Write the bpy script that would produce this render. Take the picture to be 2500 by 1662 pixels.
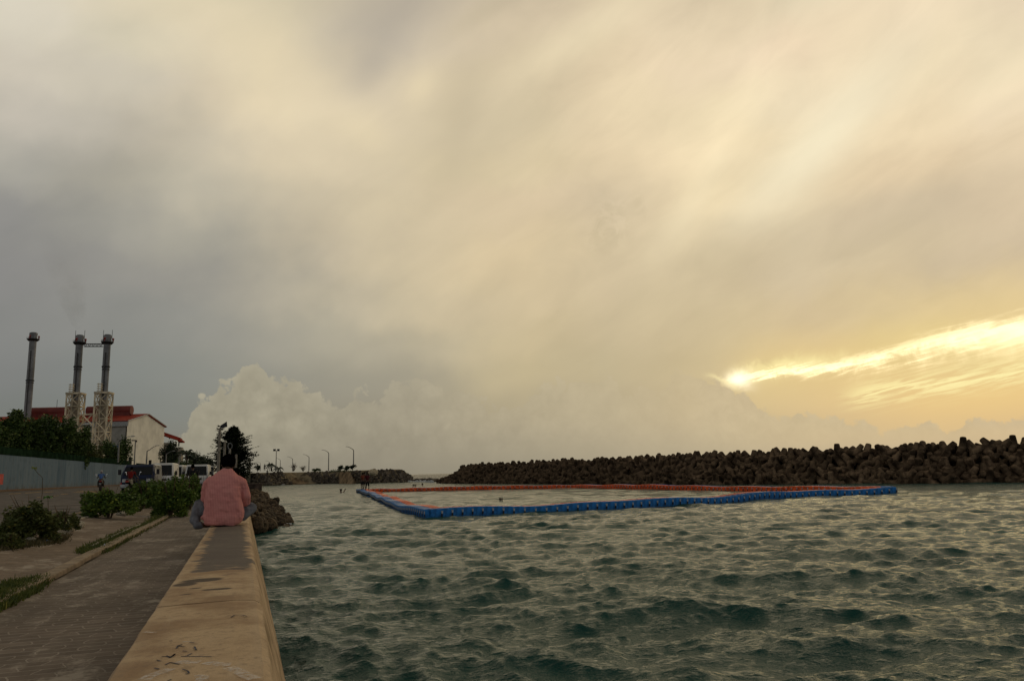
import bpy, math, random
import numpy as np
from math import radians as RAD, sin, cos, pi
from mathutils import Vector, Matrix
random.seed(7); rs = np.random.RandomState(11)
for o in list(bpy.data.objects): bpy.data.objects.remove(o)
SC = bpy.context.scene; COL = SC.collection

# ------------------------------------------------------------ camera
F = 1907.0; ROLL = .025; HX, HY = 1020, 1157; VPX = 592
def _setup():
    off = HY - ROLL*(1250-HX) - 831
    hor = lambda dx: -off + ROLL*dx
    U = np.cross(np.array([100, hor(100), -F]), np.array([0, hor(0), -F])); U = U/np.linalg.norm(U)
    if U[1] < 0: U = -U
    Y = np.array([VPX-1250, hor(VPX-1250), -F]); Y /= np.linalg.norm(Y)
    return np.array([np.cross(Y, U), Y, U])
RM = _setup(); CP = np.array([0, 0, 1.84])
def ray(px, py): return RM @ np.array([px-1250, 831-py, -F])
def G(px, py, z):
    d = ray(px, py); t = (z-CP[2])/d[2]; return Vector(CP+d*t)
def D(px, py, dep): return Vector(CP + ray(px, py)*dep/F)
def azel(px, py):
    d = ray(px, py); d = d/np.linalg.norm(d)
    return math.degrees(math.atan2(d[0], d[1])), math.degrees(math.asin(d[2]))
cam = bpy.data.cameras.new('camera'); co = bpy.data.objects.new('camera', cam); COL.objects.link(co)
cam.sensor_width = 36; cam.lens = 36*F/2500; cam.clip_start = .05; cam.clip_end = 30000
m4 = Matrix([list(RM[i])+[float(CP[i])] for i in range(3)]+[[0, 0, 0, 1]])
co.matrix_world = m4; SC.camera = co
SC.view_settings.view_transform = 'Standard'; SC.view_settings.look = 'None'
SC.view_settings.exposure = 0; SC.view_settings.gamma = 1; SC.view_settings.use_curve_mapping = False
SC.cycles.max_bounces = 6; SC.cycles.volume_step_rate = 4

def lin(c):
    r = []
    for v in c[:3]:
        v = v/255.0
        r.append(v/12.92 if v <= .04045 else ((v+.055)/1.055)**2.4)
    return tuple(r)+(1,)

# ------------------------------------------------------------ node expression helper
class X:
    def __init__(s, nt, sock): s.nt, s.s = nt, sock
    def _op(s, op, o=None, rev=False, c=None):
        n = s.nt.nodes.new('ShaderNodeMath'); n.operation = op
        a, b = (o, s) if rev else (s, o)
        for i, v in enumerate((a, b, c)):
            if v is None: continue
            if isinstance(v, X): s.nt.links.new(v.s, n.inputs[i])
            else: n.inputs[i].default_value = v
        return X(s.nt, n.outputs[0])
    def __add__(s, o): return s._op('ADD', o)
    __radd__ = __add__
    def __mul__(s, o): return s._op('MULTIPLY', o)
    __rmul__ = __mul__
    def __sub__(s, o): return s._op('SUBTRACT', o)
    def __rsub__(s, o): return s._op('SUBTRACT', o, True)
    def __truediv__(s, o): return s._op('DIVIDE', o)
    def max(s, o): return s._op('MAXIMUM', o)
    def min(s, o): return s._op('MINIMUM', o)
    def pow(s, o): return s._op('POWER', o)
    def exp(s): return s._op('EXPONENT')
    def gauss(s, w): return ((s/w)*(s/w)*-1.0).exp()
    def step(s, a, b, smooth=True):
        n = s.nt.nodes.new('ShaderNodeMapRange'); n.interpolation_type = 'SMOOTHSTEP' if smooth else 'LINEAR'; n.clamp = True
        s.nt.links.new(s.s, n.inputs[0])
        lo, hi, t0, t1 = (a, b, 0, 1) if a < b else (b, a, 1, 0)
        n.inputs[1].default_value = lo; n.inputs[2].default_value = hi; n.inputs[3].default_value = t0; n.inputs[4].default_value = t1
        return X(s.nt, n.outputs[0])
def noise(nt, vec, scale, detail=3, rough=.5, dist=0, out=0, typ='ShaderNodeTexNoise'):
    n = nt.nodes.new(typ); n.inputs['Scale'].default_value = scale
    if typ == 'ShaderNodeTexNoise':
        n.inputs['Detail'].default_value = detail; n.inputs['Roughness'].default_value = rough; n.inputs['Distortion'].default_value = dist
    if vec is not None: nt.links.new(vec, n.inputs['Vector'])
    return n.outputs[out]
def comb(nt, *v):
    n = nt.nodes.new('ShaderNodeCombineXYZ')
    for i, a in enumerate(v):
        if isinstance(a, X): nt.links.new(a.s, n.inputs[i])
        else: n.inputs[i].default_value = a
    return n.outputs[0]
def sep(nt, s):
    n = nt.nodes.new('ShaderNodeSeparateXYZ'); nt.links.new(s, n.inputs[0]); return [X(nt, o) for o in n.outputs]
def mixc(nt, fac, a, b, mode='MIX'):
    n = nt.nodes.new('ShaderNodeMix'); n.data_type = 'RGBA'; n.blend_type = mode; n.clamp_factor = True
    for sock, v in ((n.inputs[0], fac), (n.inputs[6], a), (n.inputs[7], b)):
        if isinstance(v, X): nt.links.new(v.s, sock)
        elif isinstance(v, (tuple, list)): sock.default_value = v
        elif isinstance(v, (int, float)): sock.default_value = v
        else: nt.links.new(v, sock)
    return n.outputs[2]
def fcurve(nt, x, pts, x0, x1, y0, y1):
    n = nt.nodes.new('ShaderNodeFloatCurve'); c = n.mapping.curves[0]
    pts = sorted(pts)
    pp = [((a-x0)/(x1-x0), (b-y0)/(y1-y0)) for a, b in pts]
    pp = [p for p in pp if 0 <= p[0] <= 1]
    while len(c.points) > 2: c.points.remove(c.points[1])
    c.points[0].location = pp[0]; c.points[1].location = pp[-1]
    for p in pp[1:-1]: c.points.new(*p)
    n.mapping.extend = 'HORIZONTAL'
    n.mapping.update()
    t = (x - x0)/(x1-x0)
    nt.links.new(t.s, n.inputs['Value'])
    return X(nt, n.outputs[0])*(y1-y0) + y0

# ------------------------------------------------------------ sky
SX = [0, 250, 500, 750, 1000, 1250, 1500, 1750, 2000, 2250, 2500]
SYR = [(0, [(196,184,163),(202,186,158),(212,194,160),(200,186,156),(168,158,145),(205,190,165),(237,219,180),(226,208,170),(230,215,178),(230,211,175),(228,209,175)]),
 (125, [(190,177,157),(187,175,150),(204,187,157),(208,190,156),(196,181,152),(210,192,155),(224,204,166),(235,215,178),(232,210,173),(230,212,172),(228,212,175)]),
 (250, [(178,166,149),(180,168,149),(195,178,150),(212,193,157),(206,189,157),(204,189,155),(218,200,162),(235,217,175),(242,226,186),(236,216,174),(238,218,180)]),
 (375, [(160,152,137),(163,152,134),(178,165,142),(203,185,153),(202,186,154),(210,194,154),(226,206,166),(243,224,180),(237,215,170),(227,205,164),(222,202,164)]),
 (500, [(132,127,119),(145,138,123),(165,155,135),(188,173,145),(206,189,154),(218,198,160),(213,196,160),(230,210,165),(212,196,159),(208,190,156),(205,186,152)]),
 (625, [(126,121,116),(131,126,118),(148,141,126),(180,166,140),(204,187,152),(217,197,155),(205,189,152),(204,188,151),(205,190,155),(206,189,152),(208,190,155)]),
 (750, [(120,117,111),(126,121,113),(138,132,121),(160,151,131),(188,174,143),(206,189,150),(200,184,148),(204,189,149),(204,187,149),(213,193,146),(228,204,148)]),
 (875, [(113,111,106),(118,118,111),(126,124,115),(140,135,120),(155,148,127),(200,184,142),(192,179,141),(195,180,140),(211,189,140),(220,200,142),(232,208,140)]),
 (1000, [(106,106,99),(111,111,104),(119,118,108),(134,128,111),(146,138,117),(174,162,129),(178,167,134),(190,174,135),(212,188,138),(230,198,136),(230,192,130)]),
 (1110, [(100,100,93),(104,104,96),(118,112,98),(127,119,102),(137,129,109),(148,140,117),(162,152,125),(172,160,130),(182,166,135),(188,170,138),(190,172,138)])]
SARR = np.array([r[1] for r in SYR], float); SYV = [r[0] for r in SYR]
def skyrgb(px, py):
    px = min(max(px, 0), 2499.9); py = min(max(py, 0), 1109.9)
    j = min(int(px//250), 9); fx = px/250-j
    i = max(k for k in range(len(SYV)-1) if SYV[k] <= py); fy = (py-SYV[i])/(SYV[i+1]-SYV[i])
    a = SARR[i, j]*(1-fx)+SARR[i, j+1]*fx; b = SARR[i+1, j]*(1-fx)+SARR[i+1, j+1]*fx
    return a*(1-fy)+b*fy
def sky_at(az, el):
    d = np.array([sin(RAD(az))*cos(RAD(el)), cos(RAD(az))*cos(RAD(el)), sin(RAD(el))])
    c = RM.T @ d
    return skyrgb(1250+c[0]/-c[2]*F, 831-c[1]/-c[2]*F)
W = bpy.data.worlds.new('World'); SC.world = W; W.use_nodes = True
nt = W.node_tree; nt.nodes.clear()
tc = nt.nodes.new('ShaderNodeTexCoord'); dirv = tc.outputs['Generated']
dx, dy, dz = sep(nt, dirv)
az0 = dx._op('ARCTAN2', dy)*(180/pi); el0 = dz._op('ARCSINE')*(180/pi)
wn = sep(nt, noise(nt, dirv, 5.0, 4, .55, 0, 1))
wn2 = sep(nt, noise(nt, dirv, 22.0, 4, .6, 0, 1))
fadeel = el0.step(1, 14)
az = az0 + (wn[0]-.5)*11.0*(fadeel+.25) + (wn2[0]-.5)*1.6
el = el0 + (wn[1]-.5)*8.0*(fadeel*.9+.1) + (wn2[1]-.5)*.9*fadeel
A0, A1 = -24., 62.
t = (az-A0)/(A1-A0)
ELS = [0, 2, 4.5, 7, 10, 13, 16, 19, 22, 25, 28, 31]
colr = None
for k, E_ in enumerate(ELS):
    r = nt.nodes.new('ShaderNodeValToRGB'); cr = r.color_ramp; cr.interpolation = 'LINEAR'
    NS = 30
    for j in range(NS):
        a = A0+(A1-A0)*j/(NS-1); c = lin(sky_at(a, E_))
        if j < 2: e = cr.elements[j]; e.position = j/(NS-1)
        else: e = cr.elements.new(j/(NS-1))
        e.color = c
    nt.links.new(t.s, r.inputs[0])
    colr = r.outputs[0] if colr is None else mixc(nt, el.step(ELS[k-1], E_), colr, r.outputs[0])
# soft cloud streaks, rising to the right
th = RAD(27)
su = az0*cos(th)+el0*sin(th); sv = el0*cos(th)-az0*sin(th)
st1 = X(nt, noise(nt, comb(nt, su*.055+wn[2]*.7, sv*.12, 3.1), 1.0, 5, .5, .4))
st2 = X(nt, noise(nt, comb(nt, su*.16+wn[0]*.8, sv*.38, 8.7), 1.0, 6, .55, .6))
amp = el0.step(3, 14)*.5+.12
gain = 1.0 + ((st1-.5)*.70 + (st2-.5)*(az0.step(10, 30)*.22+.22))*amp
kl = az0.step(26, -12)
g3 = comb(nt, gain*1.03+kl*.26, gain*1.03+kl*.34, gain*1.07+.03+kl*.36)
colr = mixc(nt, 1.0, colr, g3, 'MULTIPLY')
def tocur(pts): return [azel(*p) for p in pts]
# small dark wisp
def blob(px, py, sa, se, ang=0):
    a, e = azel(px, py); u = az0-a; v = el0-e; c, s = cos(RAD(ang)), sin(RAD(ang))
    return (u*c+v*s).gauss(sa) * (v*c-u*s).gauss(se)
fine = X(nt, noise(nt, dirv, 34.0, 6, .65, .6))
wisp = (blob(1485, 550, 2.0, 1.5, 55)*fine.step(.45, .62))._op('MULTIPLY', .38) + blob(1560, 500, .5, 1.0, 20)*fine.step(.4, .6)*.2
wisp = wisp + blob(1860, 900, 1.5, .5, 18)*fine.step(.35, .6)*.75 + blob(1060, 385, 2.6, 4.5, -10)*.10 + 0.0
soften = (st1-.5)*.9+.8
colr = mixc(nt, (blob(2000, 350, 7.0, 1.9, 36)*.75*soften).min(1), colr, lin((255, 246, 214)))
colr = mixc(nt, (blob(1430, 80, 7.0, 1.5, 24)*.6*soften+blob(1690, 500, 4.5, 1.3, 50)*.45+blob(2440, 190, 3.5, 1.2, 20)*.35).min(1), colr, lin((250, 234, 196)))
colr = mixc(nt, (blob(930, 60, 5.5, 2.2, 28)*.5*soften+blob(900, 180, 2.5, 1.5, 40)*.5).min(1), colr, lin((176, 167, 153)))
colr = mixc(nt, (blob(1130, 300, 1.6, 4.2, -15)*.5+blob(1180, 30, 3.5, .7, 25)*.4+blob(2150, 560, 9, 1.6, 14)*.35).min(1), colr, lin((196, 182, 154)))
colr = mixc(nt, (blob(1030, 215, 1.6, .9, 40)*.5+blob(890, 320, 2.5, 1.3, -30)*.4+blob(600, 90, 3, 2.5, 0)*.3).min(1), colr, lin((234, 217, 180)))
colr = mixc(nt, wisp, colr, lin((180, 166, 134)))
# long bright break in the clouds, low on the right
az_j = fine
w1 = tocur([(1770,930),(1840,915),(1900,902),(2000,893),(2060,886),(2140,868),(2210,850),(2300,826),(2400,806),(2500,795),(2600,785)])
fc1 = fcurve(nt, az0, w1, 33, 58, -2, 14)
str3 = X(nt, noise(nt, comb(nt, az0*.35-el0*.4, el0*2.6-az0*.45, 1.7), 1.6, 5, .6, .4))
jit = (fine-.5)*1.2+(str3-.5)*1.6
dd = el0+jit-fc1
wid = az0.step(34, 54)*.80+.17
s1 = (az0.step(35, 38)*az0.step(54, 45)*((fine-.60)*2.6+(str3-.55)*2.2)+1.0).min(1.0).max(.05)*(dd.max(0)/(wid*.5)*(dd.max(0)/(wid*.5))*-1.0).exp() * ((dd.min(0)/(wid*1.25))*(dd.min(0)/(wid*1.25))*-1.0).exp() * az0.step(33.6, 35.6)
w2 = tocur([(1770,925),(1850,905),(1930,890),(2020,880),(2130,872),(2200,858),(2300,840)])
s2 = (el0+(fine-.5)*1.6-fcurve(nt, az0, w2, 33, 58, -2, 14)).gauss(.55)*az0.step(34, 36)*az0.step(44, 40)
w3 = tocur([(2040,972),(2100,962),(2180,948),(2260,938),(2360,922),(2480,905),(2560,895)])
s3 = (el0+(str3-.5)*1.2-fcurve(nt, az0, w3, 33, 58, -2, 14)).gauss(.75)*az0.step(41, 44)*str3.step(.36, .6)
halo = (el0-fc1).gauss(2.2)*az0.step(33, 38)
colr = mixc(nt, (halo*.26).min(1), colr, lin((250, 218, 130)))
# warm clear patch below the break
patch = blob(2330, 990, 8.0, 1.8, 3)
colr = mixc(nt, (patch*.42).min(1), colr, lin((242, 204, 132)))
colr = mixc(nt, ((s2*.75)+(s3*1.0)).min(1), colr, lin((255, 240, 172)))
colr = mixc(nt, s1.min(1), colr, (1.7, 1.42, .80, 1))
# the hidden sun's glow
ga, ge = azel(1800, 926)
sung = ((az0-ga)*(az0-ga)+(el0-ge)*(el0-ge)*1.6).pow(.5)
colr = mixc(nt, (sung.gauss(4.0)*.12).min(1), colr, lin((255, 232, 160)))
colr = mixc(nt, (sung+(fine-.5)*.9+(az0-ga).max(0)*-.35).gauss(.62).min(1), colr, (1.5, 1.34, .92, 1))
# cumulus bank along the horizon
prof = [(380,1075),(430,1050),(453,1028),(470,1005),(485,974),(500,972),(515,950),(530,928),(545,925),(556,944),(568,915),(585,893),(603,884),(628,884),(645,897),(663,902),(675,925),(686,918),(700,915),(715,922),(731,922),(745,946),(758,948),(770,966),(792,976),(834,978),(850,958),(877,946),(890,958),(905,975),(940,960),(960,930),(985,915),(1005,912),(1040,922),(1070,940),(1108,932),(1140,950),(1183,978),(1240,985),(1300,960),(1347,932),(1390,925),(1427,915),(1460,918),(1496,928),(1544,955),(1566,936),(1590,945),(1608,955),(1624,905),(1640,895),(1662,892),(1680,908),(1710,912),(1742,918),(1762,926),(1774,936),(1785,952),(1793,945),(1808,943),(1820,955),(1829,966),(1836,990),(1881,996),(1929,1014),(1940,994),(1956,1000),(1977,1026),(1985,990),(2000,992),(2020,1008),(2035,994),(2050,998),(2063,1022),(2121,1026),(2159,1050),(2175,1035),(2200,1028),(2240,1024),(2255,1005),(2270,1016),(2287,1030),(2325,1038),(2345,1030),(2367,1014),(2400,1022),(2436,1014),(2470,1008),(2500,998),(2560,990)]
pc = fcurve(nt, az0, [(-60, 1.5)]+tocur(prof)+[(75, 5.), (120, 3)], -60, 120, -2, 14)
bil = X(nt, noise(nt, dirv, 60.0, 8, .66, .8))
wv = nt.nodes.new('ShaderNodeVectorMath'); wv.operation = 'MULTIPLY_ADD'; nt.links.new(noise(nt, dirv, 60., 3, .6, 0, 1), wv.inputs[0]); wv.inputs[1].default_value = (.022,)*3; nt.links.new(dirv, wv.inputs[2])
bv = X(nt, noise(nt, wv.outputs[0], 34.0, typ='ShaderNodeTexVoronoi')); bv2 = X(nt, noise(nt, wv.outputs[0], 88.0, typ='ShaderNodeTexVoronoi'))
bump_ = ((.45-bv)*1.5+(.42-bv2)*.75)*(az0.step(36, 28)*.5+.5)
hgt = pc-el0+(bil-.5)*1.5+bump_-.1
hard = hgt.step(-.10, .24)
soft = az0.step(3, 9)*az0.step(33.6, 31.0)   # the middle of the bank melts into the cloud behind it
mask = hard*(1.0-soft*.42)*(az0.step(-10, -3)*.75+.25)
ct = nt.nodes.new('ShaderNodeValToRGB'); cr = ct.color_ramp
for j, (a, c) in enumerate([(-14, (132,130,118)), (-3, (160,154,134)), (6, (163,156,135)), (18, (178,168,143)), (29, (193,180,148)), (40, (200,184,148)), (55, (199,182,150))]):
    p = (a+20)/80
    if j < 2: e = cr.elements[j]; e.position = p
    else: e = cr.elements.new(p)
    e.color = lin(c)
nt.links.new(((az0+20)/80.0).s, ct.inputs[0])
mot = X(nt, noise(nt, dirv, 26.0, 6, .6, .3))
lip = (1.0-hgt.step(.0, .8))*az0.step(15, 4)
cg = 1.0+(mot-.5)*.30+(bil-.5)*.22+bump_*.15*az0.step(34, 12)+lip*.07
cc = mixc(nt, 1.0, ct.outputs[0], comb(nt, cg, cg, cg), 'MULTIPLY')
colr = mixc(nt, mask*(el0.step(-.6, 3.6)*.9+.05), colr, cc)
rim = (pc-el0+(bil-.5)*.5).gauss(.16)*az0.step(32.5, 34.0)*az0.step(35.4, 34.6)
colr = mixc(nt, (rim*.55).min(1), colr, lin((255, 240, 180)))
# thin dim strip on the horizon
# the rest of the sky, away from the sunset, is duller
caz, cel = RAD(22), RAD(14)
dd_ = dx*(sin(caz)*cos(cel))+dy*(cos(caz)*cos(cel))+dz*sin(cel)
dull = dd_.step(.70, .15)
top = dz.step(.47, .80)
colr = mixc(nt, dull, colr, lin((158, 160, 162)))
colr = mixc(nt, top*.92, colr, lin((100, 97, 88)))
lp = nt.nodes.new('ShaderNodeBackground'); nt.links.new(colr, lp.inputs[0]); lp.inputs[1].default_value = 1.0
sky = nt.nodes.new('ShaderNodeTexSky'); sky.sky_type = 'NISHITA'; sky.sun_disc = False
sky.sun_elevation = RAD(6.0); sky.sun_rotation = RAD(35.0); sky.air_density = 2; sky.dust_density = 4
b2 = nt.nodes.new('ShaderNodeBackground'); nt.links.new(sky.outputs[0], b2.inputs[0]); b2.inputs[1].default_value = .05
mx = nt.nodes.new('ShaderNodeMixShader'); mx.inputs[0].default_value = .02
nt.links.new(lp.outputs[0], mx.inputs[1]); nt.links.new(b2.outputs[0], mx.inputs[2])
wo = nt.nodes.new('ShaderNodeOutputWorld'); nt.links.new(mx.outputs[0], wo.inputs[0])
W.cycles.sampling_method = 'MANUAL'; W.cycles.sample_map_resolution = 1024
# weak sun through the cloud edge
sl = bpy.data.lights.new('sun', 'SUN'); sl.energy = .5; sl.angle = RAD(85); sl.color = (1, .80, .50)
so = bpy.data.objects.new('sun', sl); COL.objects.link(so)
sa, se = RAD(ga), RAD(9)
so.rotation_euler = Vector((-sin(sa)*cos(se), -cos(sa)*cos(se), -sin(se))).to_track_quat('-Z', 'Y').to_euler()

# ------------------------------------------------------------ materials
MATS = {}
def mat(name, col, rough=.8, var=.15, vs=4., bump=0., bs=20., metal=0., spec=.3, col2=None, detail=4, coat=0):
    if name in MATS: return MATS[name]
    m = bpy.data.materials.new(name); m.use_nodes = True; nt = m.node_tree
    b = nt.nodes['Principled BSDF']; b.inputs['Roughness'].default_value = rough; b.inputs['Metallic'].default_value = metal
    b.inputs['Specular IOR Level'].default_value = spec
    if coat: b.inputs['Coat Weight'].default_value = coat
    t = nt.nodes.new('ShaderNodeTexCoord'); oc = t.outputs['Object']
    n = X(nt, noise(nt, oc, vs, detail, .6))
    c2 = col2 or tuple(v*(1-2.2*var) for v in col)
    c1 = col if col2 else tuple(min(1, v*(1+var)) for v in col)
    out = mixc(nt, n.step(.36, .64), tuple(c2)+(1,), tuple(c1)+(1,))
    nt.links.new(out, b.inputs['Base Color'])
    if bump:
        bn = nt.nodes.new('ShaderNodeBump'); bn.inputs['Strength'].default_value = bump; bn.inputs['Distance'].default_value = .02
        nt.links.new(noise(nt, oc, bs, 5, .6), bn.inputs['Height']); nt.links.new(bn.outputs[0], b.inputs['Normal'])
    MATS[name] = m; return m

# ------------------------------------------------------------ mesh helper
def frame(d):
    d = Vector(d).normalized(); a = Vector((0, 0, 1)) if abs(d.z) < .9 else Vector((1, 0, 0))
    u = d.cross(a).normalized(); return u, d.cross(u).normalized()
class MB:
    def __init__(s): s.v, s.f, s.m = [], [], []
    def add(s, vs, fs, mi=0):
        o = len(s.v); s.v += [tuple(v) for v in vs]; s.f += [tuple(i+o for i in f) for f in fs]; s.m += [mi]*len(fs)
    def box(s, c, d, rz=0, mi=0, taper=1., bev=0):
        cx, cy, cz = c; hx, hy, hz = d[0]/2, d[1]/2, d[2]/2; vs = []
        for z, k in ((-hz, 1), (hz, taper)):
            for x, y in ((-hx, -hy), (hx, -hy), (hx, hy), (-hx, hy)):
                x, y = x*k, y*k; vs.append((cx+x*cos(rz)-y*sin(rz), cy+x*sin(rz)+y*cos(rz), cz+z))
        s.add(vs, [(0,3,2,1),(4,5,6,7),(0,1,5,4),(1,2,6,5),(2,3,7,6),(3,0,4,7)], mi)
    def tube(s, pts, rad, n=8, mi=0, cap=True):
        pts = [Vector(p) for p in pts]; rad = rad if isinstance(rad, (list, tuple)) else [rad]*len(pts)
        vs, fs = [], []; u0 = None
        for i, p in enumerate(pts):
            d = (pts[min(i+1, len(pts)-1)]-pts[max(i-1, 0)])
            if u0 is None: u, w = frame(d)
            else:
                dn = d.normalized(); u = (u0-dn*u0.dot(dn)).normalized(); w = dn.cross(u)
            u0 = u
            for k in range(n):
                a = 2*pi*k/n; vs.append(p+(u*cos(a)+w*sin(a))*rad[i])
        for i in range(len(pts)-1):
            for k in range(n):
                k2 = (k+1) % n; fs.append((i*n+k, i*n+k2, (i+1)*n+k2, (i+1)*n+k))
        if cap: fs.append(tuple(range(n-1, -1, -1))); fs.append(tuple((len(pts)-1)*n+k for k in range(n)))
        s.add(vs, fs, mi)
    def ball(s, c, r, n=10, mi=0, jit=0, rnd=random):
        r = (r, r, r) if isinstance(r, (int, float)) else r
        h = n//2; vs = [(c[0], c[1], c[2]-r[2])]; fs = []
        for i in range(1, h):
            a = -pi/2+pi*i/h
            for k in range(n):
                b = 2*pi*k/n; q = 1+jit*(rnd.random()-.5)*2
                vs.append((c[0]+r[0]*cos(a)*cos(b)*q, c[1]+r[1]*cos(a)*sin(b)*q, c[2]+r[2]*sin(a)*q))
        vs.append((c[0], c[1], c[2]+r[2])); L = len(vs)-1
        for k in range(n): fs.append((0, 1+(k+1) % n, 1+k)); fs.append((L, L-n+k, L-n+(k+1) % n))
        for i in range(h-2):
            for k in range(n):
                a = 1+i*n; fs.append((a+k, a+(k+1) % n, a+n+(k+1) % n, a+n+k))
        s.add(vs, fs, mi)
    def loft(s, rings, mi=0, cap=True):
        n = len(rings[0]); vs = [p for r in rings for p in r]; fs = []
        for i in range(len(rings)-1):
            for k in range(n): fs.append((i*n+k, i*n+(k+1) % n, (i+1)*n+(k+1) % n, (i+1)*n+k))
        if cap: fs.append(tuple(range(n-1, -1, -1))); fs.append(tuple((len(rings)-1)*n+k for k in range(n)))
        s.add(vs, fs, mi)
    def extr(s, poly, a, b, axis='y', mi=0):
        n = len(poly)
        mk = {'y': lambda p, t: (p[0], t, p[1]), 'x': lambda p, t: (t, p[0], p[1]), 'z': lambda p, t: (p[0], p[1], t)}[axis]
        vs = [mk(p, a) for p in poly]+[mk(p, b) for p in poly]
        s.add(vs, [tuple(range(n)), tuple(range(2*n-1, n-1, -1))]+[(i, n+i, n+(i+1) % n, (i+1) % n) for i in range(n)], mi)
    def leaves(s, c, r, n, size, rnd, clumps=14, flat=.0, mi=0, shell=.45, asp=.5, down=0.):
        c = Vector(c); cl = []
        for i in range(clumps):
            d = Vector((rnd.gauss(0, 1), rnd.gauss(0, 1), rnd.gauss(0, 1)))
            d.normalize(); q = rnd.uniform(shell, .92)
            cl.append((c+Vector((d.x*r[0]*q, d.y*r[1]*q, d.z*r[2]*q)), rnd.uniform(.22, .46)))
        vs, fs = [], []
        for i in range(n):
            p0, k = cl[rnd.randrange(clumps)]
            d = Vector((rnd.gauss(0, 1), rnd.gauss(0, 1), rnd.gauss(0, 1))).normalized()*(rnd.random()**.4)*k
            p = p0+Vector((d.x*r[0], d.y*r[1], d.z*r[2]))
            a = Vector((rnd.gauss(0, 1), rnd.gauss(0, 1), rnd.gauss(0, .6)-down)).normalized(); u, w = frame(a)
            b = u*rnd.uniform(-1, 1)+w*rnd.uniform(-1, 1)
            if b.length < .1: b = u
            b.normalize(); L = size*rnd.uniform(.6, 1.3); w_ = L*asp*.5; o = len(vs)
            vs += [p, p+a*L*.5+b*w_, p+a*L, p+a*L*.5-b*w_]; fs.append((o, o+1, o+2, o+3))
        s.add(vs, fs, mi)
    def build(s, name, mats, parent=None, smooth=False, loc=None, bevel=0):
        me = bpy.data.meshes.new(name); me.from_pydata(s.v, [], s.f)
        mats = mats if isinstance(mats, (list, tuple)) else [mats]
        for m in mats: me.materials.append(m)
        if len(mats) > 1: me.polygons.foreach_set('material_index', s.m)
        me.polygons.foreach_set('use_smooth', [smooth]*len(s.f)); me.update()
        o = bpy.data.objects.new(name, me); COL.objects.link(o)
        if parent: o.parent = parent
        if loc is not None: o.location = loc
        if bevel:
            bm = o.modifiers.new('bevel', 'BEVEL'); bm.width = bevel; bm.segments = 2; bm.limit_method = 'ANGLE'
        return o
def tag(o, label=None, cat=None, group=None, kind=None):
    if label: o['label'] = label
    if cat: o['category'] = cat
    if group: o['group'] = group
    if kind: o['kind'] = kind
    return o
def empty(name, loc, label, cat, group=None, rz=0):
    o = bpy.data.objects.new(name, None); COL.objects.link(o); o.location = loc; o.rotation_euler = (0, 0, rz); o.empty_display_size = .2
    return tag(o, label, cat, group)
def copy_tree(o, parent=None):
    c = o.copy(); COL.objects.link(c); c.parent = parent
    for ch in [x for x in bpy.data.objects if x.parent == o]: copy_tree(ch, c)
    return c
def plain(name, me_obj): return me_obj

PR = [(-400, 1.3), (-40, 1.22), (-22, 1.21), (-10, 1.19), (-6, 1.13), (-3.35, 1.04), (-1.95, .885), (-1.8, .87), (5, .87)]
def zg(x): return float(np.interp(x, [p[0] for p in PR], [p[1] for p in PR]))
def Gr(px, py, dz=0.):
    z = 1.0
    for _ in range(12):
        p = G(px, py, z); z = zg(p.x)
    return Vector((p.x, p.y, z+dz))
def at(px, dep, z):
    "point of height z seen in column px at camera depth dep"
    py = 1165
    for _ in range(4):
        p = D(px, py, dep); py += (p.z-z)*F/dep
    return D(px, py, dep)

# ------------------------------------------------------------ ground sheets
def sheet(name, xs, ys, m, dz=0., kind='structure'):
    mb = MB(); nx = len(xs); vs = [(x, y, zg(x)+dz) for y in ys for x in xs]
    fs = [(j*nx+i, j*nx+i+1, (j+1)*nx+i+1, (j+1)*nx+i) for j in range(len(ys)-1) for i in range(nx-1)]
    mb.add(vs, fs); o = mb.build(name, m); tag(o, kind=kind); return o

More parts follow.
